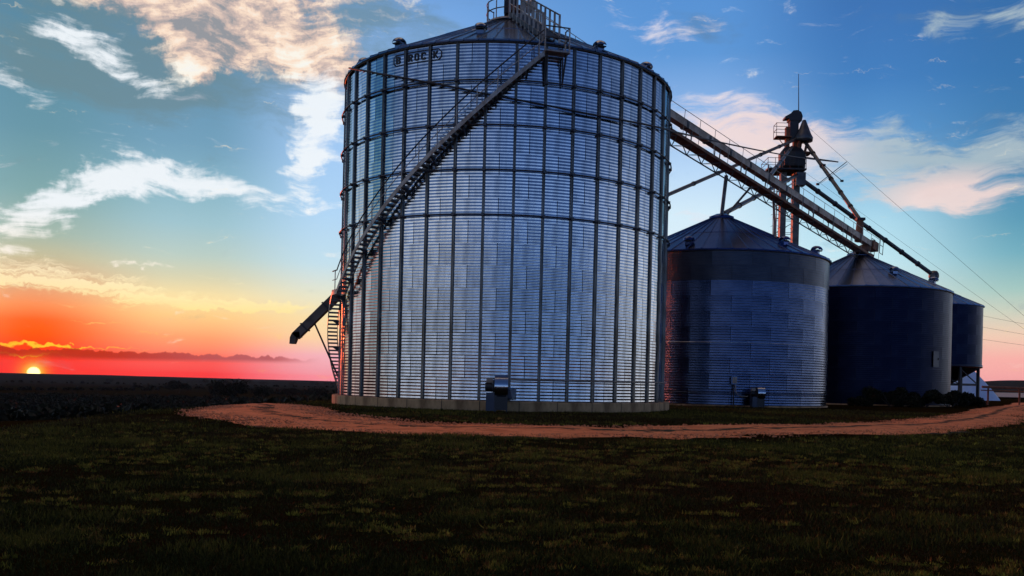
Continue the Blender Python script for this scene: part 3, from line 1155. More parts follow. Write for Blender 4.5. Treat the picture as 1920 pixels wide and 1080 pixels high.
# wall brackets under the stair
bk = MB().add([(-0.03, 0, 0), (0.03, 0, 0), (0.03, -0.45, 0.30), (-0.03, -0.45, 0.30), (-0.03, 0, 0.30), (0.03, 0, 0.30)],
              [(0, 1, 2, 3), (3, 2, 5, 4), (0, 3, 4), (1, 5, 2), (0, 4, 5, 1)]).mesh('wall_bracket', 'dark')
phi = 8.0
while phi > PH_END + 4:
    p = pol(BR + 0.13, phi, stair_z(phi) - 0.58)
    link('wall_bracket', bk, st, p, (0, 0, R_(phi)))
    phi -= 9.0
# top platform rail
rp = [pol(SO + 0.10, 12.5, ZT), pol(SO + 0.10, 19.4, ZT), pol(SI + 0.05, 19.4, ZT)]
for p in rp:
    MB().tube(p - Vector((0, 0, 0.1)), p + Vector((0, 0, 1.15)), 0.038, 6).build('baluster', 'stair', st)
for dz in (1.13, 0.60):
    MB().path([p + Vector((0, 0, dz)) for p in rp], 0.033, 6).build('platform_rail', 'dark', st)

# ---- roof stair from the platform to the peak
rs = empty('roof_staircase', (BC[0], BC[1], 0), 'railed steel stair climbing the roof of the tall bin to its peak', 'staircase')


def roofp(s, side, dz):
    """s 0 at the eave platform, 1 near the peak; side in metres"""
    r = BR - 0.1 - (BR - 1.6) * s
    z = BZ1 + (22.6 - BZ1) * (1 - r / BR) + 0.28 + dz
    p = pol(r, 15.4, z)
    q = pol(1.0, 105.4, 0)
    return p + Vector((q.x, q.y, 0)) * side


for side in (-0.42, 0.42):
    MB().bar(roofp(0, side, 0), roofp(1, side, 0), 0.05, 0.22).build('stringer', 'dark', rs)
    MB().bar(roofp(0, side, 1.15), roofp(1, side, 1.15), 0.06).build('handrail', 'dark', rs)
    MB().bar(roofp(0, side, 0.6), roofp(1, side, 0.6), 0.035).build('mid_rail', 'stair', rs)
    for k in range(9):
        s = k / 8
        MB().bar(roofp(s, side, -0.25), roofp(s, side, 1.18), 0.11, 0.05, up=(0, 1, 0)).build('baluster', 'stair', rs)
stm = None
for k in range(24):
    s = (k + .5) / 24
    MB().bar(roofp(s, -0.42, 0.03), roofp(s, 0.42, 0.03), 0.22, 0.035).build('tread', 'tread', rs)

# ---- peak platform with railing
pp = empty('peak_platform', (BC[0], BC[1], col_z), 'small railed service platform on the peak of the tall bin', 'platform')
MB().lathe([(1.48, 0.02), (1.48, 0.09), (0.4, 0.09)], 24).build('deck', 'stair', pp)
for k in range(9):
    a = -130 + k * 32
    b = pol(1.42, a, 0.05)
    if 0 < a < 30:
        continue
    MB().tube(b, b + Vector((0, 0, 1.2)), 0.035, 6).build('post', 'stair', pp)
for dz in (1.2, 0.66):
    MB().path([pol(1.42, -130 + i * 6, dz) for i in range(23)], 0.032, 6).build('rail', 'dark', pp)

# ------------------------------------------------------------------ the second, third and hopper bins
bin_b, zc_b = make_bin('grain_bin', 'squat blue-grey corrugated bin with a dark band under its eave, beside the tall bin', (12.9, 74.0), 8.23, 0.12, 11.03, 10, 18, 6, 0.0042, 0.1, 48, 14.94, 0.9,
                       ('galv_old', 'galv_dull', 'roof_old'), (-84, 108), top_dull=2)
for z, m_ in ((4.48, 'galv'), (0.95, 'galv_old')):
    MB().path([pol(8.23 + 0.05, a, z) for a in range(-80, 100, 4)], 0.035, 6).build('band', m_, bin_b)
MB().lathe([(8.35, -0.5), (8.35, 0.10), (7.9, 0.11)], 64).build('foundation', 'concrete', bin_b)
MB().lathe([(8.26, 10.90), (8.34, 10.90), (8.34, 11.0), (8.26, 11.0)], 64).build('eave_ring', 'girder', bin_b)
for r, a in ((6.6, 33), (7.5, 58), (7.2, -28), (7.2, 150)):
    roof_vent(bin_b, r, a, 11.03 + 3.91 * (1 - r / 8.23), 'roof_old', 1.1)

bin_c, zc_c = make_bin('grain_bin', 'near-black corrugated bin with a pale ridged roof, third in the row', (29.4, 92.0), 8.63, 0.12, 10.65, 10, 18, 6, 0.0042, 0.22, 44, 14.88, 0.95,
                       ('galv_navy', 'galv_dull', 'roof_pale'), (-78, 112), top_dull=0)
MB().lathe([(8.75, -0.5), (8.75, 0.10), (8.3, 0.11)], 64).build('foundation', 'concrete', bin_c)
MB().lathe([(8.66, 10.50), (8.74, 10.50), (8.74, 10.62), (8.66, 10.62)], 64).build('eave_ring', 'girder', bin_c)
for r, a in ((5.6, 17), (7.1, 53)):
    roof_vent(bin_c, r, a, 10.65 + 4.23 * (1 - r / 8.63), 'roof_pale', 1.15)
dr = MB().box((0, -8.70, 4.3), (0.85, 0.06, 1.4)).build('hatch', 'galv_dull', bin_c, None, (0, 0, R_(35)))
MB().box((0.3, -8.75, 4.3), (0.06, 0.06, 0.2)).build('hatch_handle', 'dark', dr)

HC = (43.4, 108.0)
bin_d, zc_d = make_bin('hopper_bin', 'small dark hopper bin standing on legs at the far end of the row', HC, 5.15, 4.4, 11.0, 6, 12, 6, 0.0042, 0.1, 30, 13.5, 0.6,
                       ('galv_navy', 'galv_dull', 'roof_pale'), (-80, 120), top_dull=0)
MB().lathe([(5.15, 4.4), (5.22, 4.4), (5.22, 4.1), (4.9, 4.0), (0.5, 1.3), (0.5, 0.9), (0.0, 0.9)], 40).build('hopper_cone', 'galv_dull', bin_d)
lg = MB().box((0, 0, 2.0), (0.26, 0.30, 4.8)).mesh('leg', 'dark')
for k in range(10):
    a = 12 + 36 * k
    link('leg', lg, bin_d, pol(5.0, a, 0), (0, 0, R_(a)))
for k in range(10):
    a, b = 12 + 36 * k, 48 + 36 * k
    MB().bar(pol(5.0, a, 2.2), pol(5.0, b, 2.2), 0.1, 0.22).build('leg_brace', 'dark', bin_d)
    if k in (9, 0, 1):
        MB().bar(pol(5.0, a, 3.9), pol(5.0, b, 2.2), 0.1).build('leg_brace', 'dark', bin_d)


# ------------------------------------------------------------------ inclined conveyor
cv = empty('conveyor', (0, 0, 0), 'long inclined catwalk conveyor running over the roofs of the bins', 'conveyor')
K0, K1 = Vector((-2.89, 54.7, 22.76)), Vector((31.0, 92.83, 15.56))
kd = (K1 - K0).normalized()
ks = kd.cross(Vector((0, 0, 1))).normalized()      # to the right of travel, toward the viewer
ku = ks.cross(kd)


def kp(d, s, u):
    return K0 + kd * d + ks * s + ku * u


KL = (K1 - K0).length
# trough in bolted sections
nsec = 17
sl = (KL - 0.2) / nsec
for k in range(nsec):
    a, b = 0.1 + k * sl, 0.1 + (k + 1) * sl - 0.03
    o = MB().bar(kp(a, 0, 0), kp(b, 0, 0), 0.56, 0.48, ku).build('trough_section', 'trough', cv)
    for q in (a + 0.06, b - 0.06):
        MB().bar(kp(q - 0.04, 0, 0), kp(q + 0.04, 0, 0), 0.64, 0.56, ku).build('flange', 'tubes', o)
    MB().bar(kp(a, 0, 0.265), kp(b, 0, 0.265), 0.62, 0.04, ku).build('lid', 'trough', o)
# catwalk beams and deck slung below the trough, on a three-chord truss
for s in (-0.40, 0.40):
    MB().bar(kp(0.5, s, -1.20), kp(KL - 0.2, s, -1.20), 0.10, 0.22, ku).build('truss_chord', 'rust_sunlit', cv)
MB().bar(kp(7.0, 0, -2.05), kp(KL - 1.2, 0, -2.05), 0.07, 0.08, ku).build('truss_chord', 'dark', cv)
MB().bar(kp(0.5, 0, -1.29), kp(KL - 0.2, 0, -1.29), 0.68, 0.04, ku).build('walkway', 'rust_sunlit', cv)
nb = 22
for k in range(nb + 1):
    d = 7.0 + (KL - 8.2) * k / nb
    w = MB()
    for s in (-0.40, 0.40):
        w.bar(kp(d, s, -1.31), kp(d, 0, -2.05), 0.055)
        if k < nb:
            w.bar(kp(d, 0, -2.03), kp(d + (KL - 8.2) / nb, s, -1.33), 0.032)
    w.build('lattice', 'dark', cv)
    if k % 2 == 0:
        for s in (-0.24, 0.24):
            MB().bar(kp(d, s, -1.12), kp(d, s, -0.22), 0.06, 0.08, kd).build('trough_stand', 'dark', cv)
MB().bar(kp(1.0, 0.46, 0.78), kp(KL + 0.9, 0.46, 0.78), 0.032).build('handrail', 'stair', cv)
for k in range(26):
    d = 1.0 + (KL - 0.2) * k / 25
    MB().bar(kp(d, 0.46, -1.2), kp(d, 0.46, 0.79), 0.030).build('rail_post', 'stair', cv)
# tail pulley box and end rail
MB().bar(kp(KL - 0.5, 0, -0.02), kp(KL + 0.75, 0, -0.02), 0.85, 0.85, ku).build('tail_box', 'rust_sunlit', cv)
for s in (-0.4, 0.46):
    w = MB()
    w.bar(kp(KL + 0.9, s, -0.55), kp(KL + 0.9, s, 1.05), 0.05)
    w.bar(kp(KL + 1.7, s, -0.55), kp(KL + 1.7, s, 1.05), 0.05)
    for u in (-0.5, 0.3, 1.03):
        w.bar(kp(KL + 0.9, s, u), kp(KL + 1.7, s, u), 0.045)
    w.build('end_rail', 'dark', cv)
MB().tube(kp(KL - 0.9, 0, -0.4), Vector((29.4, 92.0, zc_c + 0.3)), 0.42, 14, 0.62).build('discharge_spout', 'rust_sunlit', cv)
# head and discharge on the peak of the tall bin
hb = MB()
hb.box((-2.95, 54.62, 23.3), (0.75, 1.0, 1.5))
hb.build('head_box', 'black', cv)
MB().tube((-2.95, 54.6, 22.6), (-2.95, 54.6, col_z + 0.3), 0.34, 14, 0.45).build('discharge_spout', 'dark', cv)
MB().tube((-2.2, 54.15, 23.0), (-1.55, 53.9, 23.0), 0.26, 14).build('motor', 'trough', cv)
MB().box((-2.3, 54.0, 22.75), (1.4, 0.45, 0.3)).build('motor_base', 'rust_sunlit', cv)
# supports on the second bin's roof
b2 = Vector((12.9, 74.0, zc_b + 0.2))


def conv_at(x):
    return kp((x - K0.x) / kd.x, 0, -1.42)


MB().tube(b2, (13.2, 74.0, conv_at(13.2).z), 0.15, 12).build('support_post', 'tubes', cv)
MB().tube(b2 + Vector((.3, .2, 0)), conv_at(15.6), 0.09, 10).build('support_brace', 'tubes', cv)
MB().tube(pol(5.2, 40, 11.03 + 3.91 * (1 - 5.2 / 8.23)) + Vector((12.9, 74, 0)), conv_at(18.0), 0.10, 10).build('support_brace', 'tubes', cv)

# ------------------------------------------------------------------ bucket elevator
EC = Vector((25.75, 104.0, 0))
ev = empty('bucket_elevator', EC, 'tall bucket elevator tower with railed platforms and a lightning rod behind the bins', 'elevator')
for x in (-0.95, 0.45):
    tk_ = MB()
    tk_.box((x, 0, 12.6), (0.62, 0.95, 25.2))
    o = tk_.build('leg_casing', 'casing', ev)
    for k in range(5, 10):
        MB().box((x, 0, 1.5 + 2.5 * k), (0.74, 1.06, 0.07)).build('casing_flange', 'tubes', o)
    MB().box((x * 0.62, 0, 27.6), (0.42, 0.7, 4.9)).build('upper_casing', 'rust_sunlit', ev)
# lattice mast behind the casings
for sx in (-1.4, 1.1):
    for sy in (0.8, 2.0):
        MB().bar((sx, sy, 0), (sx, sy, 25), 0.09).build('mast_leg', 'dark', ev)
ml = MB()
for k in range(16):
    z = 1.5 * k + 0.6
    for sy in (0.8, 2.0):
        ml.bar((-1.4, sy, z), (1.1, sy, z + 1.5), 0.05)
        ml.bar((-1.4, sy, z), (1.1, sy, z), 0.05)
ml.build('mast_brace', 'dark', ev)
# distributor housing
MB().lathe([(0.4, 25.1), (1.45, 25.6), (1.50, 27.1), (1.0, 27.75), (0.2, 27.8)], 10, smooth=False, c=(0, 0, 0)).build('distributor', 'dark', ev)
MB().box((0.0, -0.4, 26.4), (2.2, 1.7, 1.5)).build('distributor_box', 'dark', ev)
# platform round the distributor
pl = MB().box((-0.9, 0, 25.15), (4.2, 3.4, 0.16)).build('platform', 'dark', ev)
w = MB()
for x in (-3.0, -2.2, -1.4, -0.6, 0.3, 1.15):
    for y in (-1.65, 1.65):
        w.bar((x, y, 25.2), (x, y, 26.35), 0.05)
for z in (25.8, 26.3):
    for y in (-1.65, 1.65):
        w.bar((-3.0, y, z), (1.15, y, z), 0.045)
    for x in (-3.0, 1.15):
        w.bar((x, -1.65, z), (x, 1.65, z), 0.045)
w.build('platform_rail', 'dark', pl)
MB().add([(0.7, -0.9, 27.0), (2.0, -0.9, 27.15), (2.0, 0.9, 27.15), (0.7, 0.9, 27.0), (0.7, -0.9, 27.35), (2.0, -0.9, 27.2), (2.0, 0.9, 27.2), (0.7, 0.9, 27.35)],
         [(0, 3, 2, 1), (4, 5, 6, 7), (0, 1, 5, 4), (1, 2, 6, 5), (2, 3, 7, 6), (3, 0, 4, 7)]).build('side_hood', 'rust_sunlit', ev)
# head section: rounded hood, cone to the distributor, small platform with rail
hd = MB()
hd.prism([(-0.75, 0), (0.65, 0), (0.72, 0.5), (0.55, 0.95), (0.15, 1.15), (-0.3, 1.1), (-0.62, 0.75), (-1.2, 0.42), (-1.2, 0.2), (-0.75, 0.25)], (1, 0, 0), (0, 0, 1), (0, 1.2, 0), (0.2, -0.6, 30.7))
hd.build('head', 'black', ev)
MB().box((0.05, 0, 29.7), (0.95, 1.05, 2.2)).build('head_casing', 'dark', ev)
MB().lathe([(0.18, 30.7), (0.75, 29.2), (1.0, 28.7), (0.95, 28.35), (0.3, 28.3)], 16, c=(1.05, -0.75, 0)).build('discharge_cone', 'tubes', ev)
hp = MB().box((-1.15, -0.2, 28.85), (1.7, 1.5, 0.10)).build('head_platform', 'rust_sunlit', ev)
w = MB()
for x in (-1.98, -0.5):
    for y in (-0.9, 0.5):
        w.bar((x, y, 28.9), (x, y, 30.35), 0.05)
for z in (29.6, 30.3):
    for y in (-0.9, 0.5):
        w.bar((-1.98, y, z), (-0.5, y, z), 0.045)
    w.bar((-1.98, -0.9, z), (-1.98, 0.5, z), 0.045)
w.build('platform_rail', 'dark', hp)
MB().bar((-0.55, -0.4, 27.4), (-1.7, -0.4, 28.8), 0.07).build('platform_strut', 'rust_sunlit', ev)
MB().tube((0.62, 0, 31.4), (0.50, 0, 36.0), 0.06, 8, 0.03).build('lightning_rod', 'dark', ev)
# legs between head and distributor
for x, y in ((0.5, -0.9), (1.5, -0.5), (1.0, 0.3)):
    MB().bar((x, y, 28.4), (x * 0.8, y, 27.0), 0.24).build('inlet_spout', 'rust_sunlit', ev)
MB().box((0.75, -0.7, 24.2), (1.0, 1.1, 1.4)).build('valve_box', 'tubes', ev)
# caged ladder
lad = MB()
for s in (-0.2, 0.2):
    lad.bar((-1.9 + s, -0.6, 0), (-1.9 + s, -0.6, 25), 0.04)
lad.build('ladder', 'dark', ev)
for k in range(9):
    lc = MB()
    lc.path([(-1.9 + 0.42 * math.cos(a), -0.75 - 0.42 * math.sin(a), 14 + k * 1.25) for a in np.linspace(-.3, math.pi + .3, 9)], 0.022, 5)
    lc.build('ladder_hoop', 'dark', ev)
# outrigger arm
MB().bar((-1.2, -0.8, 26.9), (4.85, -0.8, 26.2), 0.12, 0.12).build('outrigger', 'dark', ev)


def spout(name, a, b, r, label, clamps=5, mat='tubes'):
    a, b = Vector(a), Vector(b)
    t = empty(name, a, label, 'spout', 'grain spouts from the elevator')
    MB().tube(Vector(), b - a, r, 14).build('pipe', mat, t)
    d = (b - a).normalized()
    for k in range(1, clamps + 1):
        p = (b - a) * (k / (clamps + 1))
        MB().tube(p - d * 0.12, p + d * 0.12, r * 1.28, 14).build('clamp', 'dark', t)
    return t


sp4 = spout('grain_spout', (26.6, 103.4, 24.3), (43.2, 107.8, 14.6), 0.24, 'longest grain spout running down right to the far hopper bin', 7)
MB().lathe([(0.0, 0.62), (0.35, 0.55), (0.55, 0.25), (0.58, -0.1), (0.45, -0.45), (0.22, -0.6), (0.22, -1.5)], 16).build('cushion_box', 'tubes', sp4, (16.6, 4.4, -9.75))
spout('grain_spout', (26.9, 103.3, 28.4), (29.9, 92.9, 18.0), 0.20, 'steep grain spout from the elevator head to the end of the conveyor', 5)
spout('grain_spout', (26.1, 103.0, 24.6), (13.1, 74.4, 15.0), 0.19, 'grain spout sloping left under the conveyor to the blue-grey bin peak', 5)
spout('grain_spout', (26.0, 103.2, 28.6), (6.4, 75.5, 15.5), 0.16, 'grain spout sloping far left behind the conveyor toward the tall bin', 6)
spout('grain_spout', (25.4, 102.8, 27.6), (17.6, 78.2, 19.0), 0.16, 'short grain spout dropping left from the elevator onto the conveyor', 4)
MB_t = empty('transfer_box', (29.5, 92.2, 16.2), 'rusty transfer box above the peak of the dark third bin', 'box')
MB().tube((0.3, 0.55, 1.9), (0.1, 0.2, -0.3), 0.32, 10, 0.42).build('box_body', 'rust_sunlit', MB_t)
MB().box((0.28, 0.5, 1.9), (0.8, 0.8, 0.25)).build('box_lid', 'dark', MB_t)

# ---- antenna clamped to the steep spout
an_c = Vector((28.55, 98.0, 23.75))
an = empty('antenna', an_c, 'small crossed-bar antenna fixed to the steep grain spout', 'antenna')
MB().bar((-1.55, 0, -1.15), (1.4, 0, 1.25), 0.075).build('boom', 'dark', an)
MB().bar((-1.25, 0, -1.05), (1.5, 0, 1.05), 0.035).build('element', 'dark', an)
MB().bar((-0.95, 0, 0.85), (0.95, 0, -0.75), 0.06).build('cross_bar', 'dark', an)
for x, z in ((-1.55, -1.15), (-0.95, 0.85), (0.95, -0.75)):
    MB().box((x, 0, z), (0.3, 0.2, 0.2)).build('end_box', 'black', an)

# ---- wires
def wire(name, a, b, sag, r, label, group):
    a, b = Vector(a), Vector(b)
    pts = [a.lerp(b, s) - Vector((0, 0, sag * 4 * s * (1 - s))) for s in np.linspace(0, 1, 30)]
    tag(MB().path(pts, r, 5).build(name, 'cable'), label, 'wire', group)


wire('guy_wire', (26.2, 104, 31.2), (59.4, 96.8, 0.1), 0.12, 0.015, 'upper guy wire running from the elevator head down to the right', 'guy wires')
wire('guy_wire', (26.6, 104, 25.6), (59.9, 96.65, 0.1), 0.12, 0.012, 'lower guy wire running from the elevator platform down to the right', 'guy wires')
wire('power_line', (40, 128, 15.5), (85, 120, 7.0), 0.9, 0.016, 'top power line on the right above the pink horizon', 'power lines')
wire('power_line', (40, 128, 13.6), (85, 120, 6.2), 0.9, 0.016, 'middle power line on the right above the pink horizon', 'power lines')
wire('power_line', (40, 128, 11.2), (85, 120, 5.4), 0.7, 0.016, 'lowest power line on the right above the pink horizon', 'power lines')


# ------------------------------------------------------------------ chute on the left of the tall bin
ch = empty('unloading_chute', (-12.4, 52.8, 5.75), 'slanting box chute with a downturned spout, left of the spiral stair', 'chute')
a, b = Vector((1.3, 0.0, 1.35)), Vector((-2.05, 0.0, -2.08))
MB().bar(a, b, 0.50, 0.46).build('duct', 'duct', ch)
d = (b - a).normalized()
MB().prism([(0.16, 0.20), (-0.22, 0.13), (-0.34, -0.12), (-0.36, -0.50), (-0.10, -0.50), (0.02, -0.18), (0.24, -0.12)], (1, 0, 0), (0, 0, 1), (0, 0.50, 0), (-1.98, -0.25, -2.02)).build('spout_end', 'duct', ch)
MB().tube((-1.05, 0, -1.28), (0.62, -0.05, -4.8), 0.05, 8).build('brace', 'dark', ch)
for t_ in (0.15, 0.5, 0.85):
    p = a.lerp(b, t_)
    MB().bar(p - d * 0.04, p + d * 0.04, 0.60, 0.56).build('duct_flange', 'dark', ch)


# ------------------------------------------------------------------ fans, boxes and pipework
def fan(label, loc, rz, s=1.0, mat='chrome'):
    t = empty('aeration_fan', loc, label, 'fan', None, rz)
    n, prof = 28, []
    # scroll housing: spiral outline extruded across
    poly = []
    for i in range(n):
        a_ = TAU * i / n
        r = 0.46 * (1 + 0.22 * i / n)
        poly.append((r * math.cos(a_ - 1.2), r * math.sin(a_ - 1.2)))
    mb = MB()
    V, F = [], []
    for x in (-0.28, 0.34):
        for y, z in poly:
            V.append((x * s, (y - 0.5) * s, (z + 1.16) * s))
    mb.add(V, [(i, (i + 1) % n, n + (i + 1) % n, n + i) for i in range(n)], True)
    mb.build('housing', mat, t)
    m2 = MB()
    m2.add(V[:n], [tuple(range(n))])
    m2.add(V[n:], [tuple(range(n))[::-1]])
    m2.build('side_plate', 'black', t)
    MB().tube((-0.29 * s, -0.5 * s, 1.15 * s), (-0.36 * s, -0.5 * s, 1.15 * s), 0.30 * s, 20).build('inlet_ring', 'dark', t)
    MB().tube((-0.38 * s, -0.5 * s, 1.12 * s), (-0.72 * s, -0.5 * s, 1.12 * s), 0.19 * s, 16).build('motor', 'black', t)
    MB().box((-0.52 * s, -0.5 * s, 1.42 * s), (0.30 * s, 0.26 * s, 0.22 * s)).build('switch_box', 'trough', t)
    MB().box((-0.42 * s, -0.5 * s, 0.42 * s), (0.5 * s, 0.6 * s, 0.84 * s)).build('motor_stand', 'galv_dull', t)
    for x in (-0.24, 0.30):
        for y in (-0.8, -0.2):
            MB().box((x * s, y * s, 0.35 * s), (0.07 * s, 0.07 * s, 0.9 * s)).build('leg', 'dark', t)
    MB().box((0.03 * s, -0.5 * s, 0.36 * s), (0.60 * s, 0.62 * s, 0.62 * s)).build('base_frame', 'black', t)
    MB().add([(-0.2 * s, 0, 0.7 * s), (0.55 * s, 0, 0.55 * s), (0.75 * s, 0.9 * s, 0.5 * s), (-0.35 * s, 0.9 * s, 0.5 * s), (-0.2 * s, 0, 1.2 * s), (0.45 * s, 0, 1.0 * s), (0.75 * s, 0.9 * s, 1.05 * s), (-0.35 * s, 0.9 * s, 1.05 * s)],
             [(0, 3, 2, 1), (4, 5, 6, 7), (0, 1, 5, 4), (1, 2, 6, 5), (2, 3, 7, 6), (3, 0, 4, 7)]).build('transition_duct', 'galv_dull', t)
    return t


pf = pol(BR + 0.95, 2.6, 0)
fan('aeration fan with a bright curved housing at the foot of the tall bin', (BC[0] + pf.x, BC[1] + pf.y, 0.05), R_(2.6), 1.0)
pf = pol(8.23 + 0.85, 7.5, 0)
fan('small aeration fan at the foot of the blue-grey bin', (12.9 + pf.x, 74.0 + pf.y, 0.05), R_(7.5), 0.84)
# control box beside it
pf = pol(8.23 + 0.5, -2.5, 0)
cbx = empty('control_box', (12.9 + pf.x, 74.0 + pf.y, 0), 'small electric control box on a post beside the blue-grey bin fan', 'control box')
MB().box((0, 0, 1.85), (0.42, 0.22, 0.55)).build('cabinet', 'galv_old', cbx)
MB().box((0.02, -0.125, 1.86), (0.30, 0.03, 0.42)).build('cabinet_door', 'trough', cbx)
MB().tube((0, 0.05, 0), (0, 0.05, 1.6), 0.05, 8).build('post', 'dark', cbx)
MB().path([(0.1, 0, 1.6), (0.12, 0, 1.1), (0.25, 0, 0.85), (0.5, 0, 0.75), (0.95, -0.1, 0.75)], 0.035, 8).build('conduit', 'trough', cbx)
# pipe along the foot of the tall bin
tag(MB().path([pol(BR + 0.20, a, 1.52 + 0.0006 * (a - 5)) + Vector((BC[0], BC[1], 0)) for a in range(5, 96, 3)], 0.028, 6).build('conduit_pipe', 'trough'), 'thin grey conduit pipe along the foot of the tall bin wall', 'pipe')


# ------------------------------------------------------------------ rail, pile
rf = empty('pipe_rail', (48.0, 105.5, 0), 'rusty horizontal pipe rail on posts at the right edge', 'fence')
MB().tube((0.0, 0, 2.0), (14, 1.5, 1.86), 0.13, 10).build('rail', 'rust_sunlit', rf)
MB().tube((0.0, 0.3, 1.62), (14, 1.8, 1.5), 0.06, 8).build('rail', 'rust_sunlit', rf)
for x in (0.7, 4.4, 8.2, 12):
    MB().tube((x, 0.1 * x, -0.3), (x, 0.1 * x, 1.95), 0.11, 8).build('post', 'rust_sunlit', rf)


def build_pile():
    t = []
    n, k = 40, 10
    V, F = [], []
    for i in range(k + 1):
        s = i / k
        rr = 1 - s ** 1.15 * 0.93
        for j in range(n):
            a_ = TAU * j / n
            V.append((5.6 * rr * math.cos(a_), 4.5 * rr * math.sin(a_), 6.0 * s + 0.06 * math.sin(9 * a_) * (1 - s)))
    for i in range(k):
        for j in range(n):
            F.append((i * n + j, i * n + (j + 1) % n, (i + 1) * n + (j + 1) % n, (i + 1) * n + j))
    F.append(tuple(k * n + j for j in range(n)))
    o = MB().add(V, F, True).build('covered_pile', 'tarp', None, (69.2, 158, -0.3))
    tag(o, 'pale blue covered cone-shaped pile seen behind the hopper bin legs', 'pile')


build_pile()


# ------------------------------------------------------------------ trees, shrubs, scrub
def leaf_cloud(centres, radii, n, size, flat=0.8):
    """n small leaf faces spread over clumps"""
    centres, radii = np.asarray(centres, float), np.asarray(radii, float)
    w = radii ** 2
    idx = rng.choice(len(centres), n, p=w / w.sum())
    d = rng.normal(size=(n, 3))
    d /= np.linalg.norm(d, axis=1)[:, None]
    r = rng.random(n) ** 0.4
    c = centres[idx] + d * (r * radii[idx])[:, None] * np.array([1, 1, flat])
    u = rng.normal(size=(n, 3))
    u /= np.linalg.norm(u, axis=1)[:, None]
    v = np.cross(u, rng.normal(size=(n, 3)))
    v /= np.linalg.norm(v, axis=1)[:, None]
    s = size * (0.6 + 0.8 * rng.random(n))[:, None]
    V = np.stack([c - u * s, c + v * s * 0.5, c + u * s, c - v * s * 0.5], 1).reshape(-1, 3)
    F = np.arange(4 * n).reshape(-1, 4)
    return V, F, np.repeat(rng.random(n), 4)


def leaf_obj(name, V, F, tint, parent=None, loc=None):
    me = np_mesh(name, V, F, 'leaf')
    at = me.attributes.new('tint', 'FLOAT', 'POINT')
    at.data.foreach_set('value', tint.astype(np.float32))
    return link(name, me, parent, loc)


def tree(name, x, y, h, wd, label, group, n=1400, cat='tree'):
    z = float(ground_z(x, y))
    t = empty(name, (x, y, z), label, cat, group)
    tr = MB()
    tr.tube((0, 0, -0.3), (0.03 * h, 0, h * 0.42), 0.035 * h, 8, 0.022 * h)
    for k in range(5):
        a_ = TAU * k / 5 + rng.random()
        tr.tube((0.02 * h, 0, h * (0.28 + 0.04 * k)), (wd * 0.32 * math.cos(a_), wd * 0.32 * math.sin(a_), h * (0.62 + 0.05 * k)), 0.014 * h, 6, 0.005 * h)
    tr.build('trunk', 'bark', t)
    cs, rs_ = [], []
    for k in range(16):
        a_ = rng.random() * TAU
        q = math.sqrt(rng.random()) * wd * 0.36
        zz_ = h * (0.42 + 0.42 * rng.random() * (1 - (q / wd)))
        cs.append((q * math.cos(a_), q * math.sin(a_), zz_))
        rs_.append(wd * (0.13 + 0.10 * rng.random()))
    V, F, ti = leaf_cloud(cs, rs_, n, 0.055 * h)
    leaf_obj('crown', V, F, ti, t)
    return t


def polar(az, d):
    return d * math.sin(R_(az)), d * math.cos(R_(az))


# trees out in the fields (azimuth, distance, height, width, label)
for az_, d_, h_, w_, lb in (
        (-18.9, 420, 8.6, 18, 'broad dark tree alone in the field, largest on the left'),
        (-17.1, 450, 6.0, 12, 'low round tree just right of the broad field tree'),
        (-21.6, 560, 7.0, 16, 'low dark tree clump left of the broad field tree'),
        (-15.5, 520, 4.4, 13, 'small field tree halfway between the broad tree and the tall bin'),
        (-14.0, 500, 4.8, 15, 'field tree nearest the foot of the spiral stair')):
    x, y = polar(az_, d_)
    tree('field_tree', x, y, h_, w_, lb, 'trees in the fields', 2600)
names = ['first', 'second', 'third', 'fourth', 'fifth', 'sixth', 'seventh', 'eighth', 'ninth', 'tenth', 'eleventh', 'twelfth']
for k, (az_, d_, h_, w_) in enumerate(((-25.2, 1500, 6, 16), (-20.3, 1500, 9, 18), (-19.3, 1500, 7, 16), (-17.9, 1500, 9, 22), (-17.0, 1500, 7, 20), (-15.4, 1500, 6, 18), (-14.1, 1500, 8, 20), (-13.3, 1500, 8, 22))):
    x, y = polar(az_, d_)
    tree('distant_tree', x, y, h_, w_, '%s tiny distant tree from the left on the far ridge' % names[k], 'trees on the far ridge', 500)

# dark scrub added below the yard to stand in for the valley's shade
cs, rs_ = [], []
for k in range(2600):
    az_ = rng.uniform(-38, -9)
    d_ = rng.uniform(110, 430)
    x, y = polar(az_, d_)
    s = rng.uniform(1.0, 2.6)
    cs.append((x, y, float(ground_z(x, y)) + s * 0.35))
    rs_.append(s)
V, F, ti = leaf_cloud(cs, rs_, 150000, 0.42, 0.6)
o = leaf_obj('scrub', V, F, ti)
tag(kind(o, 'stuff'), 'dark scrub added on the slope below the yard to stand in for shade', 'scrub')
# hedges along field edges
hedge_c, hedge_r = [], []
for (a0, d0, a1, d1) in ((-36, 520, -23, 640), (-24, 760, -12, 700), (-36, 980, -12, 1080), (-20, 600, -10, 560)):
    for s in np.linspace(0, 1, 70):
        x, y = polar(a0 + (a1 - a0) * s, d0 + (d1 - d0) * s)
        q = rng.uniform(0.8, 2.0)
        hedge_c.append((x + rng.normal(0, 2), y + rng.normal(0, 2), float(ground_z(x, y)) + q * 0.4))
        hedge_r.append(q)
V, F, ti = leaf_cloud(hedge_c, hedge_r, 24000, 0.6, 0.8)
o = leaf_obj('hedgerows', V, F, ti)
tag(kind(o, 'stuff'), 'dark hedgerows between the far fields', 'hedgerow')

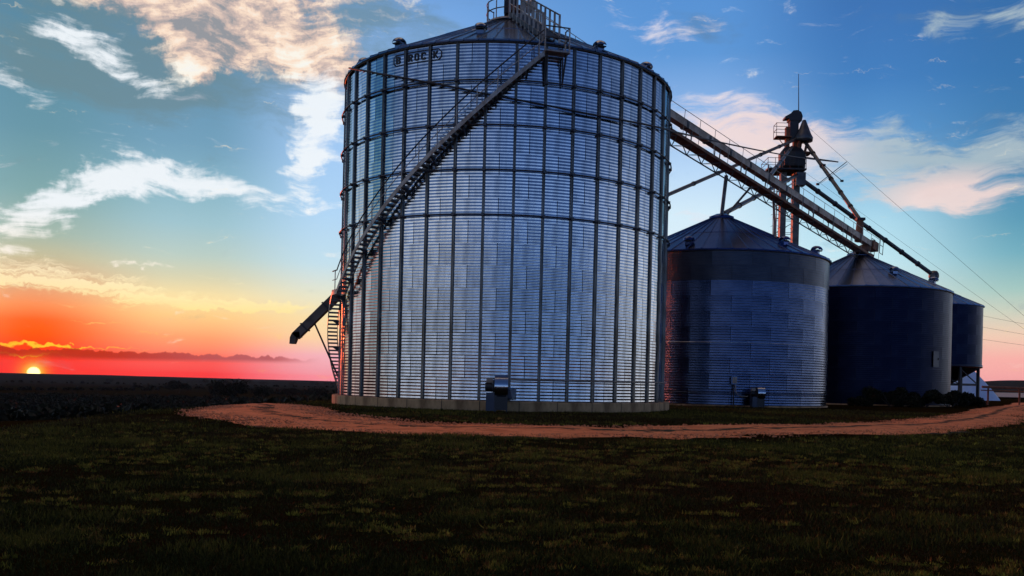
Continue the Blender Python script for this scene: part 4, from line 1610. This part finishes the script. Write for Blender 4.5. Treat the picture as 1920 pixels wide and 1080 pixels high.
# shrubs in front of the third bin
for k, (x, y, h_, w_, lb) in enumerate(((26.3, 79.8, 0.9, 3.6, 'low dark shrub left of the others in front of the third bin'),
                                        (29.0, 80.6, 1.8, 5.2, 'tallest dark shrub in front of the third bin'),
                                        (32.2, 81.8, 1.6, 5.2, 'dark shrub right of the tallest one in front of the third bin'),
                                        (36.0, 85.5, 1.7, 5.5, 'dark shrub at the right edge of the third bin'),
                                        (40.0, 92.0, 1.3, 5.5, 'low dark shrub before the hopper bin legs'))):
    t = empty('shrub', (x, y, 0), lb, 'shrub', 'shrubs before the bins')
    cs, rs_ = [], []
    for q in range(14):
        a_ = rng.random() * TAU
        d_ = math.sqrt(rng.random()) * w_ * 0.38
        cs.append((d_ * math.cos(a_), d_ * math.sin(a_), h_ * (0.18 + 0.55 * rng.random())))
        rs_.append(h_ * (0.22 + 0.14 * rng.random()))
    V, F, ti = leaf_cloud(cs, rs_, 5200, 0.11)
    leaf_obj('foliage', V, F, ti, t)
    stm_ = MB()
    for q in range(5):
        a_ = TAU * q / 5
        stm_.tube((0.1 * math.cos(a_), 0.1 * math.sin(a_), -0.1), (w_ * 0.25 * math.cos(a_), w_ * 0.25 * math.sin(a_), h_ * 0.6), 0.05, 6, 0.02)
    stm_.build('stem', 'bark', t)


# ------------------------------------------------------------------ grass
def build_grass():
    n = 78000
    az_ = rng.uniform(-37, 34, n * 2)
    u = rng.random(n * 2)
    d0, d1 = 5.2, 66.0
    d = d0 * (d1 / d0) ** (u ** 0.82)
    x, y = d * np.sin(np.radians(az_)), d * np.cos(np.radians(az_))
    rdist = road_dist(x, y)
    keep = rdist > 0.15 + 0.8 * vnoise(x, y, 1.7, 31)
    for (cx, cy), rr in ((BC, BR + 0.5), ((12.9, 74), 8.5)):
        keep &= np.hypot(x - cx, y - cy) > rr
    patch = vnoise(x, y, 2.3, 21) * 0.26 + vnoise(x, y, 0.50, 22) * 0.55 + vnoise(x, y, 0.23, 23) * 0.40
    keep &= rng.random(len(x)) < np.clip(0.62 + 0.55 * patch, 0.12, 1)
    x, y, d, patch = x[keep][:n], y[keep][:n], d[keep][:n], patch[keep][:n]
    n = len(x)
    nb = 9
    z = ground_z(x, y)
    broad = vnoise(x, y, 7.5, 25)
    hgt = (0.022 + 0.05 * np.clip(patch + 0.1, 0, 1) + 0.02 * rng.random(n) ** 3) * np.clip(0.8 + d / 60, 0.8, 1.6)
    green = np.array([0.030, 0.030, 0.004])
    yel = np.array([0.15, 0.115, 0.015])
    brown = np.array([0.085, 0.034, 0.009])
    dead = np.array([0.020, 0.009, 0.004])
    f1 = np.clip((patch * 2.6 - 0.55) * np.clip(1.15 - np.exp(-(d - 6) / 5.0), 0.25, 1) + 0.2 * rng.normal(size=n), 0, 1)[:, None]
    f2 = np.clip(0.55 - 0.8 * np.exp(-(d - 6) / 4.0) + 0.7 * broad - 1.3 * patch + 0.25 * rng.normal(size=n), 0, 1)[:, None]
    cc = green * (1 - f1) + yel * f1
    cc = cc * (1 - f2 * 0.75) + (brown * 0.6 + dead * 0.4) * f2 * 0.75
    spread = (0.05 + 0.012 * d)[:, None]
    bx = x[:, None] + rng.normal(0, 1, (n, nb)) * spread
    by = y[:, None] + rng.normal(0, 1, (n, nb)) * spread
    bz = np.repeat(z[:, None], nb, 1) - 0.01
    bh = hgt[:, None] * (0.55 + 0.8 * rng.random((n, nb)))
    an = rng.random((n, nb)) * TAU
    wd = (0.0035 + 0.00045 * d)[:, None] * (0.7 + 0.6 * rng.random((n, nb)))
    lean = bh * rng.normal(0, 0.55, (n, nb))
    la = rng.random((n, nb)) * TAU
    c, s = np.cos(an) * wd, np.sin(an) * wd
    tipx, tipy = bx + lean * np.cos(la), by + lean * np.sin(la)
    V = np.empty((n, nb, 3, 3))
    V[..., 0, 0], V[..., 0, 1], V[..., 0, 2] = bx - c, by - s, bz
    V[..., 1, 0], V[..., 1, 1], V[..., 1, 2] = bx + c, by + s, bz
    V[..., 2, 0], V[..., 2, 1], V[..., 2, 2] = tipx, tipy, bz + bh
    C = np.ones((n, nb, 3, 4))
    jit = (0.75 + 0.5 * rng.random((n, nb, 1, 1)))
    C[..., :3] = cc[:, None, None, :] * jit
    V, C = V.reshape(-1, 3), C.reshape(-1, 4)
    # distinct tufts and weeds standing out of the turf
    m, mb_ = 15000, 17
    az_ = rng.uniform(-37, 34, m * 6)
    d = 5.4 * (36.0 / 5.4) ** (rng.random(m * 6) ** 0.8)
    x, y = d * np.sin(np.radians(az_)), d * np.cos(np.radians(az_))
    band = np.exp(-((d - 15) / 7.0) ** 2)
    clus = vnoise(x, y, 3.1, 41) * 0.32 + vnoise(x, y * 1.5, 0.42, 42) * 0.62 + vnoise(x, y, 0.2, 43) * 0.42
    keep = (road_dist(x, y) > 0.3) & (rng.random(len(x)) < sstep(clus, 0.12, 0.55) * (0.22 + 0.78 * band))
    x, y, d = x[keep][:m], y[keep][:m], d[keep][:m]
    m = len(x)
    rad_ = rng.uniform(0.02, 0.10, m) * (0.7 + d / 40)
    hh_ = rng.uniform(0.022, 0.055, m) * (0.7 + d / 28)
    pal = np.array([(0.30, 0.215, 0.028), (0.22, 0.185, 0.022), (0.15, 0.135, 0.016), (0.28, 0.14, 0.028), (0.17, 0.065, 0.015)])
    pick = pal[rng.choice(5, m, p=(.27, .21, .16, .19, .17))] * rng.uniform(0.5, 1.4, (m, 1))
    ang_ = rng.random((m, mb_)) * TAU
    q = np.sqrt(rng.random((m, mb_))) * rad_[:, None]
    bx, by = x[:, None] + q * np.cos(ang_), y[:, None] + q * np.sin(ang_) * 0.7
    bz = ground_z(bx, by) - 0.01
    bh = hh_[:, None] * rng.uniform(0.5, 1.2, (m, mb_))
    wd = (0.0022 + 0.00065 * d)[:, None] * rng.uniform(0.7, 1.3, (m, mb_))
    a2 = rng.random((m, mb_)) * TAU
    ln_ = bh * rng.normal(0, 0.6, (m, mb_))
    V2 = np.empty((m, mb_, 3, 3))
    V2[..., 0, :] = np.stack([bx - np.cos(a2) * wd, by - np.sin(a2) * wd, bz], -1)
    V2[..., 1, :] = np.stack([bx + np.cos(a2) * wd, by + np.sin(a2) * wd, bz], -1)
    V2[..., 2, :] = np.stack([bx + ln_ * np.cos(ang_), by + ln_ * np.sin(ang_), bz + bh], -1)
    C2 = np.ones((m, mb_, 3, 4))
    C2[..., :3] = pick[:, None, None, :] * rng.uniform(0.7, 1.3, (m, mb_, 1, 1))
    V, C = np.concatenate([V, V2.reshape(-1, 3)]), np.concatenate([C, C2.reshape(-1, 4)])
    F = np.arange(len(V)).reshape(-1, 3)
    me = np_mesh('grass', V, F, 'grass')
    at = me.attributes.new('col', 'FLOAT_COLOR', 'POINT')
    at.data.foreach_set('color', C.astype(np.float32).ravel())
    tag(kind(link('grass', me), 'stuff'), 'short patchy grass and weeds covering the yard', 'grass')


build_grass()


# ------------------------------------------------------------------ evening air
def build_haze():
    m = bpy.data.materials.new('evening_haze')
    m.use_nodes = True
    g = G(m.node_tree)
    g.n.clear()
    pv = g.node('ShaderNodeVolumePrincipled')
    pv.inputs['Color'].default_value = (0.66, 0.80, 1.0, 1)
    pv.inputs['Density'].default_value = 0.000022
    pv.inputs['Anisotropy'].default_value = 0.0
    out = g.node('ShaderNodeOutputMaterial')
    g.l.new(pv.outputs[0], out.inputs['Volume'])
    M['haze'] = m
    o = MB().box((0, 0, -7), (10800, 10800, 106)).build('haze', 'haze')
    tag(kind(o, 'stuff'), 'thin evening haze over the fields', 'haze')


build_haze()
